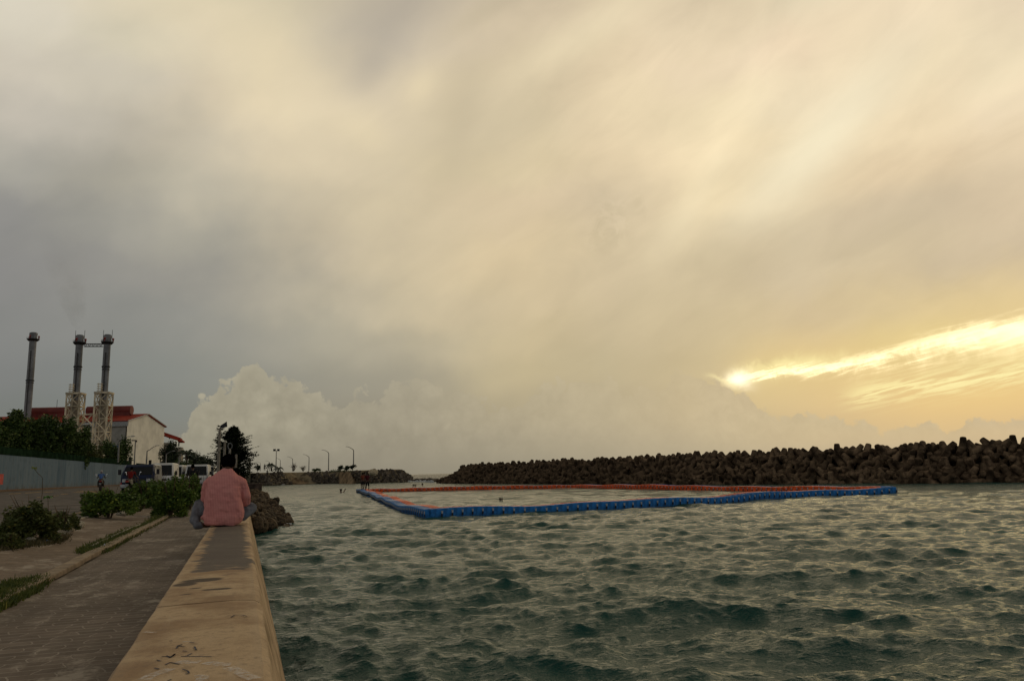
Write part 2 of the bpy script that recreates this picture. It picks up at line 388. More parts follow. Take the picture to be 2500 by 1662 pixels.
def paver_mat(name, base, grout, dirt, sx=.22, sy=.11, amt=1.):
    m = bpy.data.materials.new(name); m.use_nodes = True; nt = m.node_tree; b = nt.nodes['Principled BSDF']
    oc = nt.nodes.new('ShaderNodeTexCoord').outputs['Object']; x, y, z = sep(nt, oc)
    # interlocking zig-zag pavers
    zig = ((y*(2*pi/.20))._op('SINE'))*.014
    vec = comb(nt, x+zig, y, 0.0)
    br = nt.nodes.new('ShaderNodeTexBrick'); nt.links.new(vec, br.inputs[0])
    br.inputs['Scale'].default_value = 1; br.inputs['Brick Width'].default_value = sx; br.inputs['Row Height'].default_value = sy
    br.inputs['Mortar Size'].default_value = .007; br.inputs['Mortar Smooth'].default_value = .3; br.inputs['Bias'].default_value = 0
    br.inputs['Color1'].default_value = tuple(v*1.12 for v in base)+(1,); br.inputs['Color2'].default_value = tuple(v*.78 for v in base)+(1,)
    br.inputs['Mortar'].default_value = tuple(grout)+(1,)
    n1 = X(nt, noise(nt, oc, .9, 5, .6)); n2 = X(nt, noise(nt, oc, 7, 5, .65)); n3 = X(nt, noise(nt, comb(nt, x*1.5, y*.6, 0), 1.3, 6, .7))
    c = mixc(nt, n1.step(.35, .7)*.65*amt, br.outputs[0], tuple(dirt)+(1,))
    c = mixc(nt, n2.step(.3, .75)*.5, c, mixc(nt, 1., c, (.55, .5, .45, 1), 'MULTIPLY'))
    c = mixc(nt, (n3.step(.50, .62)*n2.step(.40, .58))*.6, c, (.50, .43, .34, 1))
    nt.links.new(c, b.inputs['Base Color']); b.inputs['Roughness'].default_value = .9; b.inputs['Specular IOR Level'].default_value = .15
    bp = nt.nodes.new('ShaderNodeBump'); bp.inputs['Strength'].default_value = .9; bp.inputs['Distance'].default_value = .012
    h = X(nt, br.outputs['Fac'])*-1.0+n2*.6; nt.links.new(h.s, bp.inputs['Height']); nt.links.new(bp.outputs[0], b.inputs['Normal'])
    return m
Mpave = paver_mat('paving', (.21, .165, .125), (.37, .31, .245), (.105, .082, .06))
Mapron = paver_mat('worn paving', (.25, .185, .13), (.24, .20, .15), (.15, .11, .075), amt=.9)
Masph = mat('asphalt', (.12, .10, .082), .9, .25, 1.5, .5, 60, spec=.15)
Mdirt = mat('sandy soil', (.13, .10, .065), .95, .3, 3, .8, 40, spec=.1)
Mkerb = mat('kerb concrete', (.33, .25, .165), .9, .12, 6, .3, 60, spec=.15)
Mpale = mat('pale worn stone', (.40, .35, .26), .9, .25, 8, .5, 50, spec=.15)
ysp = [-6, 0, 3, 6, 10, 15, 20, 30, 50, 80, 120, 186]
sheet('ground', [-400, -100, -40, -22, -10, -6, -3.35, -1.95, -1.0, -.2], [-60]+ysp+[230, 420], Mdirt, -.012)
sheet('footpath', [-1.80, -1.3, -.9, -.385], ysp, Mpave)
sheet('paved_verge', [-3.35, -3.0, -2.5, -1.95], ysp, Mapron)
sheet('road', [-19.5, -14, -10, -6, -3.45], ysp, Masph)
mb = MB(); rr = random.Random(3); y = -3.
while y < 140:
    L = rr.uniform(.88, .96); x0 = -1.95+rr.uniform(-.012, .012); h = .905+rr.uniform(-.002, .004)
    mb.box((x0+.075, y+L/2, h-.15), (.15, L-.012, .33), rr.uniform(-.006, .006)); y += L
k = mb.build('kerb', Mkerb, bevel=.012); tag(k, kind='structure')
mb = MB(); y = -3.
while y < 140:
    L = rr.uniform(.9, 1.0); mb.box((-3.40, y+L/2, .965), (.10, L-.015, .20), rr.uniform(-.01, .01)); y += L
k = mb.build('road_edge_kerb', Mpale, bevel=.01); tag(k, kind='structure')
# painted road markings
def quad_px(mb, pts, dz): mb.add([Gr(a, b, dz) for a, b in pts], [(0, 1, 2, 3)])
Myel = mat('yellow road paint', (.42, .24, .05), .8, .45, 5, spec=.2)
mb = MB()
for a, b in ((178, 204), (190, 216), (206, 232), (222, 246)): quad_px(mb, [(a-4, 1202.6), (a+10, 1201), (b+6, 1197.3), (b-10, 1198.8)], .006)
for a, b, y0, y1 in ((60, 98, 1202.6, 1200.2), (104, 128, 1200.6, 1199.4), (128, 142, 1210.5, 1208.5), (88, 98, 1214, 1212.6), (20, 50, 1204.8, 1203.2), (148, 165, 1205.6, 1204.4)):
    quad_px(mb, [(a, y0+1.1), (b, y1+1.1), (b+3, y1), (a+3, y0)], .006)
quad_px(mb, [(184, 1254), (214, 1247.6), (215, 1246.6), (186, 1252.5)], .006); quad_px(mb, [(120, 1271), (160, 1260), (161, 1258.6), (122, 1269)], .006)
tag(mb.build('road_marking', Myel), kind='structure')

# ------------------------------------------------------------ sea wall
def wall_mat():
    m = bpy.data.materials.new('sea wall concrete'); m.use_nodes = True; nt = m.node_tree; b = nt.nodes['Principled BSDF']
    oc = nt.nodes.new('ShaderNodeTexCoord').outputs['Object']; x, y, z = sep(nt, oc)
    n1 = X(nt, noise(nt, oc, 2.2, 6, .62)); n2 = X(nt, noise(nt, oc, 22, 6, .7)); n3 = X(nt, noise(nt, comb(nt, x*9, y*1.6, z*4), 1.0, 5, .6)); n4 = X(nt, noise(nt, oc, 140, 3, .6))
    c = mixc(nt, n1.step(.38, .62), (.38, .245, .135, 1), (.60, .43, .255, 1))
    c = mixc(nt, n2.step(.48, .70)*.6, c, (.28, .19, .12, 1))
    c = mixc(nt, n3.step(.58, .75)*.35, c, (.66, .53, .37, 1))
    ed = (x+.15)._op('ABSOLUTE').step(.17, .26)
    c = mixc(nt, ed*.25, c, (.62, .48, .32, 1))
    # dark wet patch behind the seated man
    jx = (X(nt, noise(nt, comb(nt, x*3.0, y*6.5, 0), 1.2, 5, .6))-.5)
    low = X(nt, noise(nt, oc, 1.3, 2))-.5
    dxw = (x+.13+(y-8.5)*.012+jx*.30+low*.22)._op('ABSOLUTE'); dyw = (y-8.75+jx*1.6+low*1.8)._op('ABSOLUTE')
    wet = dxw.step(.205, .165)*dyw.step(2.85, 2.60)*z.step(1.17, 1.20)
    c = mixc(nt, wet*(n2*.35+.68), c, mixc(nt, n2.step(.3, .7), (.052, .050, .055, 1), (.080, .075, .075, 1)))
    def stain(cx, cy, sx, sy, a=0):
        u = x-cx+jx*.05; v = y-cy+jx*.12; q = (u*cos(a)+v*sin(a)).gauss(sx)*(v*cos(a)-u*sin(a)).gauss(sy); return q.step(.35, .62)
    s_ = stain(-.22, 5.42, .15, .10, .1)+stain(-.31, 5.28, .08, .09)+stain(-.12, 4.95, .10, .05, .05)+stain(-.24, 5.05, .04, .03)+stain(-.27, 4.82, .04, .02)
    c = mixc(nt, s_.min(1)*z.step(1.17, 1.20)*.9, c, (.055, .045, .04, 1))
    # algae and runs on the sloping sea side
    sea = x.step(.10, .12)
    c = mixc(nt, sea*n3.step(.4, .7)*.7, c, (.13, .085, .035, 1))
    c = mixc(nt, z.step(.62, .30)*.75*sea, c, (.05, .045, .03, 1))
    c = mixc(nt, n4.step(.35, .7)*.22, c, (.16, .11, .06, 1))
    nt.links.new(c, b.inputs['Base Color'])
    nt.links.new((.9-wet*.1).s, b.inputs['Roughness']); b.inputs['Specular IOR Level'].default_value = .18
    bp = nt.nodes.new('ShaderNodeBump'); bp.inputs['Strength'].default_value = .55; bp.inputs['Distance'].default_value = .012
    nt.links.new((n2*1.0+n4*.6+n1*.8).s, bp.inputs['Height']); nt.links.new(bp.outputs[0], b.inputs['Normal'])
    return m
Mwall = wall_mat()
sw = empty('sea_wall', (0, 0, 0), 'long low tan concrete sea wall with battered sea side running beside the footpath', 'wall')
rr = random.Random(5)
def wall_panel(y0, y1):
    prof = [(-.405, .70), (-.405, 1.185), (-.385, 1.215), (-.25, 1.221), (-.02, 1.221), (.085, 1.216), (.112, 1.200), (.20, .90), (.29, .60), (.355, .30), (.43, 0), (.52, -.5), (-.2, -.5)]
    n = max(2, int((y1-y0)/(.12 if y1 < 20 else 1.2))); rings = []
    for i in range(n+1):
        y = y0+(y1-y0)*i/n; e = (i in (0, n))
        rings.append([(a+rr.uniform(-.0035, .0035)-(.006 if e and k in (5, 6, 7, 8) else 0), y+(.5*0.037*(a+.4) if True else 0), b+rr.uniform(-.0025, .0025)-(.008 if e and 0 < k < 7 else 0)) for k, (a, b) in enumerate(prof)])
    mb = MB(); mb.loft(rings); return mb.build('wall_panel', Mwall, sw)
js = [-4, 4.5, 11.42, 18.3, 25.2, 32, 39, 46, 53, 60, 67, 74, 81, 88, 95, 102, 109]
for a, b in zip(js[:-1], js[1:]): wall_panel(a+.020, b-.020)
mb = MB(); mb.box((-.16, 52, .82), (.44, 112, .62)); mb.build('joint_shadow_core', mat('joint shadow filler', (.05, .04, .03)), sw)  # added dark core; its colour stands in for shadow inside the panel gaps
# scrawls of marker and chalk on the top
Mink = mat('blue marker ink', (.045, .045, .07), .8, .4, 60); Mchalk = mat('white chalk paint', (.56, .50, .42), .9, .35, 40)
def stroke(mb, pts, w, z=1.2235):
    P = [G(a, b, z) for a, b in pts]
    for i in range(len(P)-1):
        d = (P[i+1]-P[i]); q = Vector((-d.y, d.x, 0)).normalized()*w*.5
        mb.add([P[i]-q, P[i+1]-q, P[i+1]+q, P[i]+q], [(0, 1, 2, 3)])
c7 = lambda L: [(x/3.37, 1200+y/3.37) for x, y in L]
mb = MB()
for L in ([(1330,1352),(1420,1350),(1440,1330),(1400,1362),(1370,1345)], [(1490,1350),(1620,1352),(1740,1352)], [(1540,1345),(1580,1325)], [(1290,1380),(1320,1390)],
          [(1450,1285),(1470,1262),(1500,1252)], [(1455,1262),(1520,1270)], [(1500,1305),(1540,1310)], [(1360,1420),(1400,1400),(1480,1415)], [(1500,1455),(1545,1470),(1555,1490),(1525,1495)],
          [(1900,1030),(1930,1012),(1990,1010),(2035,1022)], [(1270,1445),(1310,1455)], [(1390,1225),(1420,1222)], [(1600,1270),(1615,1300)], [(1560,1235),(1600,1238)], [(1380,1552),(1410,1540)]):
    stroke(mb, c7(L), .0065)
g = mb.build('marker_scrawl', Mink, sw)
def chalk_mat():
    m = bpy.data.materials.new('smeared white paint'); m.use_nodes = True; nt = m.node_tree; b = nt.nodes['Principled BSDF']
    b.inputs['Base Color'].default_value = (.80, .74, .66, 1); b.inputs['Roughness'].default_value = .9
    n = X(nt, noise(nt, nt.nodes.new('ShaderNodeTexCoord').outputs['Object'], 45, 5, .7)); nt.links.new((n.step(.34, .64)*.55).s, b.inputs['Alpha']); return m
Mcs = chalk_mat(); mb = MB()
for L, w in (([(1180,1545),(1260,1500),(1330,1480),(1400,1450)], .045), ([(1470,1390),(1540,1400),(1640,1398)], .045), ([(1690,1400),(1760,1410),(1830,1420),(1900,1415)], .045), ([(1880,1440),(1960,1470),(2030,1510),(2100,1535)], .045),
          ([(1625,1505),(1640,1530),(1630,1556)], .02), ([(1625,1505),(1700,1510),(1690,1540),(1650,1545)], .018), ([(1180,1150),(1280,1155)], .02), ([(1500,1232),(1580,1228)], .015)):
    stroke(mb, c7(L), w, 1.2225)
mb.build('paint_smear', Mcs, sw)

# ------------------------------------------------------------ water
def water():
    RMX, NR, NA = 700., 1500, 900
    seg = [(3.2, .035), (7, .022), (12, .032), (20, .06), (35, .14), (60, .36), (100, .9), (200, 3.0), (700, 16)]   # (distance, ring spacing)
    rl = [3.2]
    while rl[-1] < RMX: rl.append(rl[-1]+float(np.interp(rl[-1], [q[0] for q in seg], [q[1] for q in seg])))
    r = np.array(rl); NR = len(r)
    a = np.radians(np.linspace(-9, 68, NA))
    Rr, Aa = np.meshgrid(r, a, indexing='ij'); Xg = Rr*np.sin(Aa); Yg = Rr*np.cos(Aa)
    dr = np.gradient(r)[:, None]*np.ones_like(Rr)
    H = np.zeros_like(Xg); DX = np.zeros_like(Xg); DY = np.zeros_like(Xg)
    g = np.random.RandomState(4); NW = 230
    lam = np.exp(g.uniform(np.log(.12), np.log(5.0), NW)); main = np.radians(62)  # travel direction from +X
    for L in lam:
        th = main+g.normal(0, .50 if L > 1.5 else .75)+math.pi
        kk = 2*pi/L; steep = .036 if L < .6 else .037*(.6/L)**.70
        if L < .5: steep *= .75
        amp = steep/kk*g.uniform(.2, 1.8); cx, cy = cos(th), sin(th)
        w = np.clip((L/(2.2*dr))-1, 0, 1)*np.clip(L/(2.2*Rr*.0015)-1, 0, 1)
        ph = kk*(cx*Xg+cy*Yg)+g.uniform(0, 2*pi)
        grp = .70+.80*np.sin((Xg*g.normal()*.35+Yg*g.normal()*.35)/max(L, .8)*1.5+g.uniform(0, 6))
        aw = amp*w*grp
        H += aw*np.cos(ph); DX -= 1.0*aw*cx*np.sin(ph); DY -= 1.0*aw*cy*np.sin(ph)
    fade = np.interp(Rr, [0, 250, 700], [1, .8, .4])
    V = np.stack([Xg+DX*fade, Yg+DY*fade, H*fade], -1).reshape(-1, 3)
    # far skirt to the horizon
    base = len(V); rf = np.array([r[-1], 1200, 2500, 6000, 16000.]); af = a
    ext = [(R_*sin(q), R_*cos(q), -.0 if R_ < 800 else -.0) for R_ in rf[1:] for q in af]
    V = np.vstack([V, np.array(ext)])
    NRt = NR+len(rf)-1
    i, j = np.meshgrid(np.arange(NRt-1), np.arange(NA-1), indexing='ij'); q = (i*NA+j).ravel()
    Fc = np.stack([q, q+NA, q+NA+1, q+1], -1)
    me = bpy.data.meshes.new('sea'); me.vertices.add(len(V)); me.vertices.foreach_set('co', V.astype(np.float32).ravel())
    me.loops.add(Fc.size); me.loops.foreach_set('vertex_index', Fc.astype(np.int32).ravel())
    me.polygons.add(len(Fc)); me.polygons.foreach_set('loop_start', np.arange(0, Fc.size, 4, dtype=np.int32))
    me.polygons.foreach_set('use_smooth', np.ones(len(Fc), bool)); me.update(calc_edges=True)
    m = bpy.data.materials.new('sea water'); m.use_nodes = True; nt = m.node_tree; b = nt.nodes['Principled BSDF']
    oc = nt.nodes.new('ShaderNodeTexCoord').outputs['Object']; x, y, z = sep(nt, oc)
    big = X(nt, noise(nt, oc, .05, 4, .6))
    far = y.step(45, 95)
    c = mixc(nt, big.step(.3, .7), (.009, .056, .045, 1), (.018, .082, .062, 1))
    c = mixc(nt, far*.85, c, (.06, .10, .07, 1))   # pale shallows inside the reef
    c = mixc(nt, y.step(200, 230), c, (.018, .026, .022, 1))
    nt.links.new(c, b.inputs['Base Color']); b.inputs['Roughness'].default_value = .07; b.inputs['IOR'].default_value = 1.33; b.inputs['Specular IOR Level'].default_value = .12
    nt.links.new((y.step(30, 160)*.22+.07).s, b.inputs['Roughness'])
    bp = nt.nodes.new('ShaderNodeBump'); bp.inputs['Distance'].default_value = .085; nt.links.new((y.step(8, 60)*.2+.80).s, bp.inputs['Strength'])
    h = X(nt, noise(nt, comb(nt, x*.9+y*.25, y*1.5, z), 4.5, 5, .62)) + X(nt, noise(nt, comb(nt, x+y*.3, y*1.25, z), 13, 4, .65))*.42 + X(nt, noise(nt, comb(nt, x*.8+y*.3, y*1.3, z), 1.3, 5, .65))*y.step(25, 110)*17.0
    nt.links.new(h.s, bp.inputs['Height']); nt.links.new(bp.outputs[0], b.inputs['Normal'])
    me.materials.append(m); o = bpy.data.objects.new('sea', me); COL.objects.link(o); tag(o, kind='structure')
    mb = MB(); mb.add([(-9000, -9000, -.9), (16000, -9000, -.9), (16000, 16000, -.9), (-9000, 16000, -.9)], [(0, 1, 2, 3)])
    tag(mb.build('sea_bed', mat('deep water bed', (.01, .03, .028), .3)), kind='structure')
water()

# ------------------------------------------------------------ rocks
Mrock = mat('wet brown rock', (.12, .082, .045), .8, .3, 2.5, .8, 9, spec=.2, col2=(.032, .023, .013))
Mrock2 = mat('grey brown rubble', (.14, .115, .085), .85, .3, 1.2, .6, 5, spec=.2, col2=(.045, .035, .027))
Mtan = mat('tan coral stone', (.55, .44, .28), .9, .25, 6, .6, 30, spec=.15)
def rock_mesh(seed, n=10, m=None, name='rock'):
    g = random.Random(seed); mb = MB(); mb.ball((0, 0, 0), 1, n)
    ph = [(Vector((g.gauss(0, 1), g.gauss(0, 1), g.gauss(0, 1))).normalized(), g.uniform(.55, .95)) for _ in range(9)]
    vs = []
    for v in mb.v:
        v = Vector(v)
        for d, q in ph:
            e = v.dot(d)
            if e > q: v -= d*(e-q)*.85
        vs.append(v*(1+g.uniform(-.05, .05)))
    mb.v = vs; me = bpy.data.meshes.new(name); me.from_pydata([tuple(v) for v in vs], [], mb.f); me.materials.append(m)
    return me
RK = [rock_mesh(i, 12, Mrock) for i in range(7)]; RK2 = [rock_mesh(20+i, 8, Mrock2) for i in range(6)]
def inst(name, me, loc, rot, sc, label, cat, group=None):
    o = bpy.data.objects.new(name, me); COL.objects.link(o); o.location = loc; o.rotation_euler = rot; o.scale = sc
    return tag(o, label, cat, group)
def inpoly(x, y, P):
    c = False
    for i in range(len(P)):
        (x1, y1), (x2, y2) = P[i], P[i-1]
        if (y1 > y) != (y2 > y) and x < (x2-x1)*(y-y1)/(y2-y1)+x1: c = not c
    return c
g = random.Random(21)
PO = [(604, 1196), (630, 1198), (648, 1212), (664, 1226), (680, 1240), (694, 1252), (704, 1266), (697, 1278), (660, 1286), (620, 1290), (612, 1250)]
cnt = 0; pts = []
while cnt < 270:
    x, y = g.uniform(600, 708), 1196+94*g.random()**.8
    if not inpoly(x, y, PO): continue
    p = G(x, y, .12); dep = p.y*.93+p.x*.32
    edge = (x-610)/90.
    r = g.uniform(.13, .27)*(1.1 if y > 1250 else 1.4)*(1.35 if dep > 50 else 1)
    zz = .05+.42*max(0, 1-edge*1.15)*g.uniform(.5, 1.2)
    p = G(x, y, zz*.7)
    inst('rock', RK[cnt % 7], (p.x, p.y, zz-.04), (g.uniform(0, 6), g.uniform(0, 6), g.uniform(0, 6)), (r*g.uniform(.9, 1.5), r*g.uniform(.8, 1.2), r*g.uniform(.5, .85)),
         'wet brown boulder in the rock heap against the sea wall beyond the seated man', 'rock', 'wet boulders heaped against the sea wall')
    cnt += 1
# seaweedy slab apron at the heap's foot is made of low flat rocks
for i in range(26):
    t_ = i/26; x = 640+75*g.random(); y = 1279+14*g.random()*(1-(x-640)/140)
    p = G(x, y, .0); r = g.uniform(.15, .4)
    inst('flat_rock', RK[i % 7], (p.x, p.y, -.05), (0, 0, g.uniform(0, 6)), (r*1.5, r, r*.28), 'low flat wet rock awash at the foot of the rock heap', 'rock', 'flat rocks awash at the heap foot')
b1 = G(605, 1197, 0); b2 = G(634, 1197, 0)
mb = MB(); mb.box((0, 0, .45), (abs(b2.x-b1.x)+.4, 3, .9)); mb.box((0, 0, .96), (abs(b2.x-b1.x)+.8, 3.3, .14))
o = mb.build('concrete_block', mat('dark stained concrete', (.10, .065, .045), .9, .3, 1, .4, 10), loc=((b1.x+b2.x)/2+.2, b1.y+1, 0), bevel=.04); tag(o, 'dark brown capped concrete block standing beyond the boulder heap', 'concrete block')

# ------------------------------------------------------------ tetrapod breakwater
Mtet = mat('weathered tetrapod concrete', (.19, .130, .080), .9, .3, 1.1, .5, 14, spec=.05, col2=(.045, .030, .019))
def vary(m, lo=.6, hi=1.35):
    nt = m.node_tree; b = nt.nodes['Principled BSDF']; l = b.inputs['Base Color'].links[0].from_socket
    oi = nt.nodes.new('ShaderNodeObjectInfo'); r = X(nt, oi.outputs['Random'])*(hi-lo)+lo
    nt.links.new(mixc(nt, 1.0, l, comb(nt, r, r*.98, r*.94), 'MULTIPLY'), b.inputs['Base Color'])
vary(Mtet); vary(Mrock, .6, 1.5); vary(Mrock2, .6, 1.4); vary(Mblue, .8, 1.15)if 'Mblue' in globals() else None
def tet_mb():
    mb = MB(); dirs = [Vector((0, 0, 1))]+[Vector((cos(a)*.943, sin(a)*.943, -.333)) for a in (pi/2, pi/2+2*pi/3, pi/2+4*pi/3)]
    for d in dirs: mb.tube([d*0., d*.35, d*1.16, d*1.24, d*1.27], [.46, .44, .32, .29, .20], 12)
    mb.ball((0, 0, 0), .46, 10); return mb
def as_mesh(mb, name, m, smooth):
    me = bpy.data.meshes.new(name); me.from_pydata(mb.v, [], mb.f); me.materials.append(m)
    me.polygons.foreach_set('use_smooth', [smooth]*len(mb.f)); return me
TM = as_mesh(tet_mb(), 'tetrapod', Mtet, False)
wl = [(1066, 1179), (1100, 1180), (1300, 1181), (1600, 1183), (1900, 1182), (2200, 1181), (2500, 1178)]
WP = [G(a, b, 0) for a, b in wl]; d_ = (WP[-1]-WP[-2]).normalized(); WP.append(WP[-1]+d_*14)
def walk(P, step):
    out = []; acc = 0; i = 0; cur = P[0].copy()
    while i < len(P)-1:
        seg = P[i+1]-cur
        if seg.length >= step-acc: cur = cur+seg.normalized()*(step-acc); acc = 0; out.append((cur.copy(), (P[i+1]-P[i]).normalized()))
        else: acc += seg.length; i += 1; cur = P[i].copy()
    return out
g = random.Random(9); tets = []
base_pts = walk(WP, .98)
NB = len(base_pts)
for k, (p, d) in enumerate(base_pts):
    n = Vector((-d.y, d.x, 0)); n = n if n.x > 0 else -n
    endf = min(1, .28+k*.98/9.)
    for row in range(6):
        hh = [.05, .62, 1.2, 1.8, 2.4, 2.65][row]*endf; back = [.4, 1.2, 2.0, 2.8, 3.6, 4.7][row]
        q = p+n*(back+g.uniform(-.25, .25))+d*(g.uniform(-.35, .35)+(.6 if row % 2 else 0)); sc = g.uniform(.70, .84)
        if row == 4: hh += max(0, (p-WP[0]).length-60)*.008
        hh += 0
        tets.append((q, hh+g.uniform(-.12, .12), sc, row))
def dist(q): return (q-Vector((0, 0, 0))).length
order = sorted(range(len(tets)), key=lambda i: dist(tets[i][0])+ (0, 5, 5, 0, -10, 12)[tets[i][3]])
near = set(order[:300]); rest = MB()
TL = ['dark concrete tetrapod at the waterline of the breakwater', 'dark concrete tetrapod piled on the face of the breakwater', 'dark concrete tetrapod on the crest of the breakwater against the sky']
tb = tet_mb()
for i, (q, h, sc, row) in enumerate(tets):
    ro = (g.uniform(0, 6.28), g.uniform(0, 6.28), g.uniform(0, 6.28))
    if i in near:
        c = 0 if row == 0 else (1 if row < 4 else 2)
        inst('tetrapod', TM, (q.x, q.y, h), ro, (sc,)*3, TL[c], 'tetrapod', ['tetrapods along the waterline', 'tetrapods on the breakwater face', 'tetrapods on the breakwater crest'][c])
    else:
        M_ = Matrix.Translation((q.x, q.y, h)) @ Matrix.Rotation(ro[2], 4, 'Z') @ Matrix.Rotation(ro[1], 4, 'Y') @ Matrix.Rotation(ro[0], 4, 'X') @ Matrix.Scale(sc, 4)
        rest.add([M_ @ Vector(v) for v in tb.v], tb.f)
o = rest.build('distant_tetrapods', Mtet); tag(o, 'mass of far tetrapods at the tapering end of the breakwater', 'tetrapods', kind='stuff')
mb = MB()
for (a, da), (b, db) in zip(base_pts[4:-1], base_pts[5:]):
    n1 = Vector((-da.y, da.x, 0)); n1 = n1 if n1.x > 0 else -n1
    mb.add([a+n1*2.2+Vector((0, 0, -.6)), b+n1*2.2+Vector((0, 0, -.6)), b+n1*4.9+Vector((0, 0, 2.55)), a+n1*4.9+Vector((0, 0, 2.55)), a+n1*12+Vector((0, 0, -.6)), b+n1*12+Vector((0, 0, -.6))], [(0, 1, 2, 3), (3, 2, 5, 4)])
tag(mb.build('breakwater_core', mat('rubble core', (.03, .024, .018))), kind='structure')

# ------------------------------------------------------------ far jetty
jl = [(560, 1188), (600, 1186.5), (660, 1185), (720, 1182), (800, 1180.3), (905, 1179.2), (980, 1177.2), (1006, 1175.8)]
JP = [G(a, b, 0) for a, b in jl]
tipc = JP[-1]
def lerp_path(P, t):
    n = len(P)-1; i = min(int(t*n), n-1); f = t*n-i; return P[i]*(1-f)+P[i+1]*f
front = []
for t_ in np.linspace(0, 1, 40):
    p = lerp_path(JP, t_); s_ = p.length/F*1.0; front.append((p, t_))
jz = lambda t_: 3.15 if t_ < .86 else 3.15-(t_-.86)/.14*1.9
mb = MB(); n = len(front)
V = []
for p, t_ in front:
    dr_ = Vector((p.x, p.y, 0)).normalized()
    V += [p+Vector((0, 0, -.5)), p+dr_*5.5+Vector((0, 0, jz(t_)-.15)), p+dr_*8+Vector((0, 0, jz(t_))), p+dr_*(40 if t_ < .9 else 14)+Vector((0, 0, jz(t_))), p+dr_*(46 if t_ < .9 else 20)+Vector((0, 0, -.5))]
fs = []
for i in range(n-1):
    for k in range(4): fs.append((i*5+k, (i+1)*5+k, (i+1)*5+k+1, i*5+k+1))
fs.append(tuple(range((n-1)*5, n*5)))
mb.add(V, fs); tag(mb.build('jetty_ground', mat('jetty sand', (.22, .17, .10), .95, .3, .4, spec=.1)), kind='structure')
# land running on to the left and away, with the lamp-lit road
mb = MB(); a_ = D(640, 1155, 235); mb.add([(-420, 186, 1.25), (-3, 186, 1.25), (2, 200, 3.0), (14, 260, 3.1), (50, 620, 3.1), (-420, 620, 3.1), (-420, 210, 3.0)], [(0, 1, 2, 6), (2, 3, 4, 5, 6)])
tag(mb.build('reclaimed_land', MATS['jetty sand']), kind='structure')
steps_px = [(705, 765), (830, 868)]
g = random.Random(33); made = 0; tries = 0
pl = []
while made < 290 and tries < 6000:
    tries += 1
    t_ = g.random(); p = lerp_path(JP, t_)
    h = g.random(); px = np.interp(t_, np.linspace(0, 1, len(jl)), [q[0] for q in jl])
    skip = any(a-18+(1-h)*26 < px < b-14+(1-h)*20 for a, b in steps_px)
    if skip: continue
    dr_ = Vector((p.x, p.y, 0)).normalized(); r = g.uniform(.34, .68)
    q = p+dr_*(5.6*h)+Vector((0, 0, (jz(t_)-.25)*h))
    if any((q-w).length < .72 for w in pl): continue
    pl.append(q)
    me = RK2[made % 6]
    inst('boulder', me, q, (g.uniform(0, 6), g.uniform(0, 6), g.uniform(0, 6)), (r*g.uniform(.9, 1.3), r, r*g.uniform(.6, 1)), 'grey brown boulder in the rock armour facing the far jetty', 'rock', 'boulders armouring the far jetty'); made += 1
# two flights of broad steps going down to the water
for idx, (a, b) in enumerate(((668, 760), (806, 868))):
    mb = MB(); pa, pb = G(a+ (20 if idx == 0 else 22), 1183 if idx == 0 else 1180, 0), G(b, 1181, 0)
    dr_ = Vector(((pa+pb).x, (pa+pb).y, 0)).normalized()
    for k in range(8):
        sh = -(1-(7-k)/7)*1.2*0
        A = pa+dr_*(k*.8-.6)+Vector((0, 0, .4*k)); B = pb+dr_*(k*.8-.6)+Vector((0, 0, .4*k))
        lat = (B-A).normalized()*(-.9*k)
        A += lat; B += lat
        mb.add([A-Vector((0, 0, .3)), B-Vector((0, 0, .3)), B+Vector((0, 0, .12)), A+Vector((0, 0, .12)), A+dr_*.85+Vector((0, 0, .12)), B+dr_*.85+Vector((0, 0, .12))], [(0, 1, 2, 3), (3, 2, 5, 4)])
    o = mb.build('steps', mat('worn tan steps', (.36, .25, .14), .9, .3, .6, spec=.1))
    tag(o, ['tan steps down to the water left of the jetty middle, wider flight', 'tan steps down to the water near the jetty head, narrower flight'][idx], 'steps')
p = G(912, 1152.5, 3.0); mb = MB()
q = D(912, 1153, (G(905, 1179.2, 0).length*.97))
o = inst('pale_boulder', rock_mesh(77, 10, Mtan), q, (0, .2, .3), (1.7, 1.0, .8), 'big pale tan boulder on top of the jetty near its head', 'rock')
# line of small rocks off the jetty head
for i, px in enumerate((978, 1000, 1012, 1018, 1030, 1040, 1048, 1056, 1063)):
    p = G(px, 1175.2+.2*i*.3, 0); r = g.uniform(.5, .95)
    inst('rock', RK2[i % 6], (p.x, p.y, .3), (0, 0, g.uniform(0, 6)), (r*1.2, r, r*.8), 'small dark rock in the row across the gap between jetty and breakwater', 'rock', 'row of small rocks across the gap')
Mfoam = mat('sea foam', (.62, .62, .58), .8, .2, 5)
def foam(name, pts, w, label, dz=.12):
    mb = MB(); gg = random.Random(int(pts[0][0]))
    for (a, b), (c, d) in zip(pts[:-1], pts[1:]):
        n = max(2, int((c-a)/3))
        for i in range(n):
            x = a+(c-a)*i/n+gg.uniform(-1, 1); y = b+(d-b)*i/n+gg.uniform(-.3, .3)
            p = G(x, y, .05); s = p.length/F
            mb.ball((p.x, p.y, dz*gg.uniform(.2, 1)), (s*gg.uniform(1.5, 4), s*gg.uniform(2, 6), w*gg.uniform(.4, 1)), 6, jit=.3, rnd=gg)
    tag(mb.build(name, Mfoam), label, 'foam', kind='stuff')
foam('foam', [(905, 1177.5), (940, 1176.2), (975, 1175.6), (1010, 1175.6), (1062, 1177)], .5, 'line of white surf at the jetty head')
foam('foam', [(688, 1183), (722, 1181)], .15, 'patch of foam below the jetty splash')
foam('foam', [(688, 1279), (700, 1277), (712, 1278)], .05, 'foam flecks at the boulder heap', .04)
p = G(697, 1182, 0); mb = MB(); gg = random.Random(2)
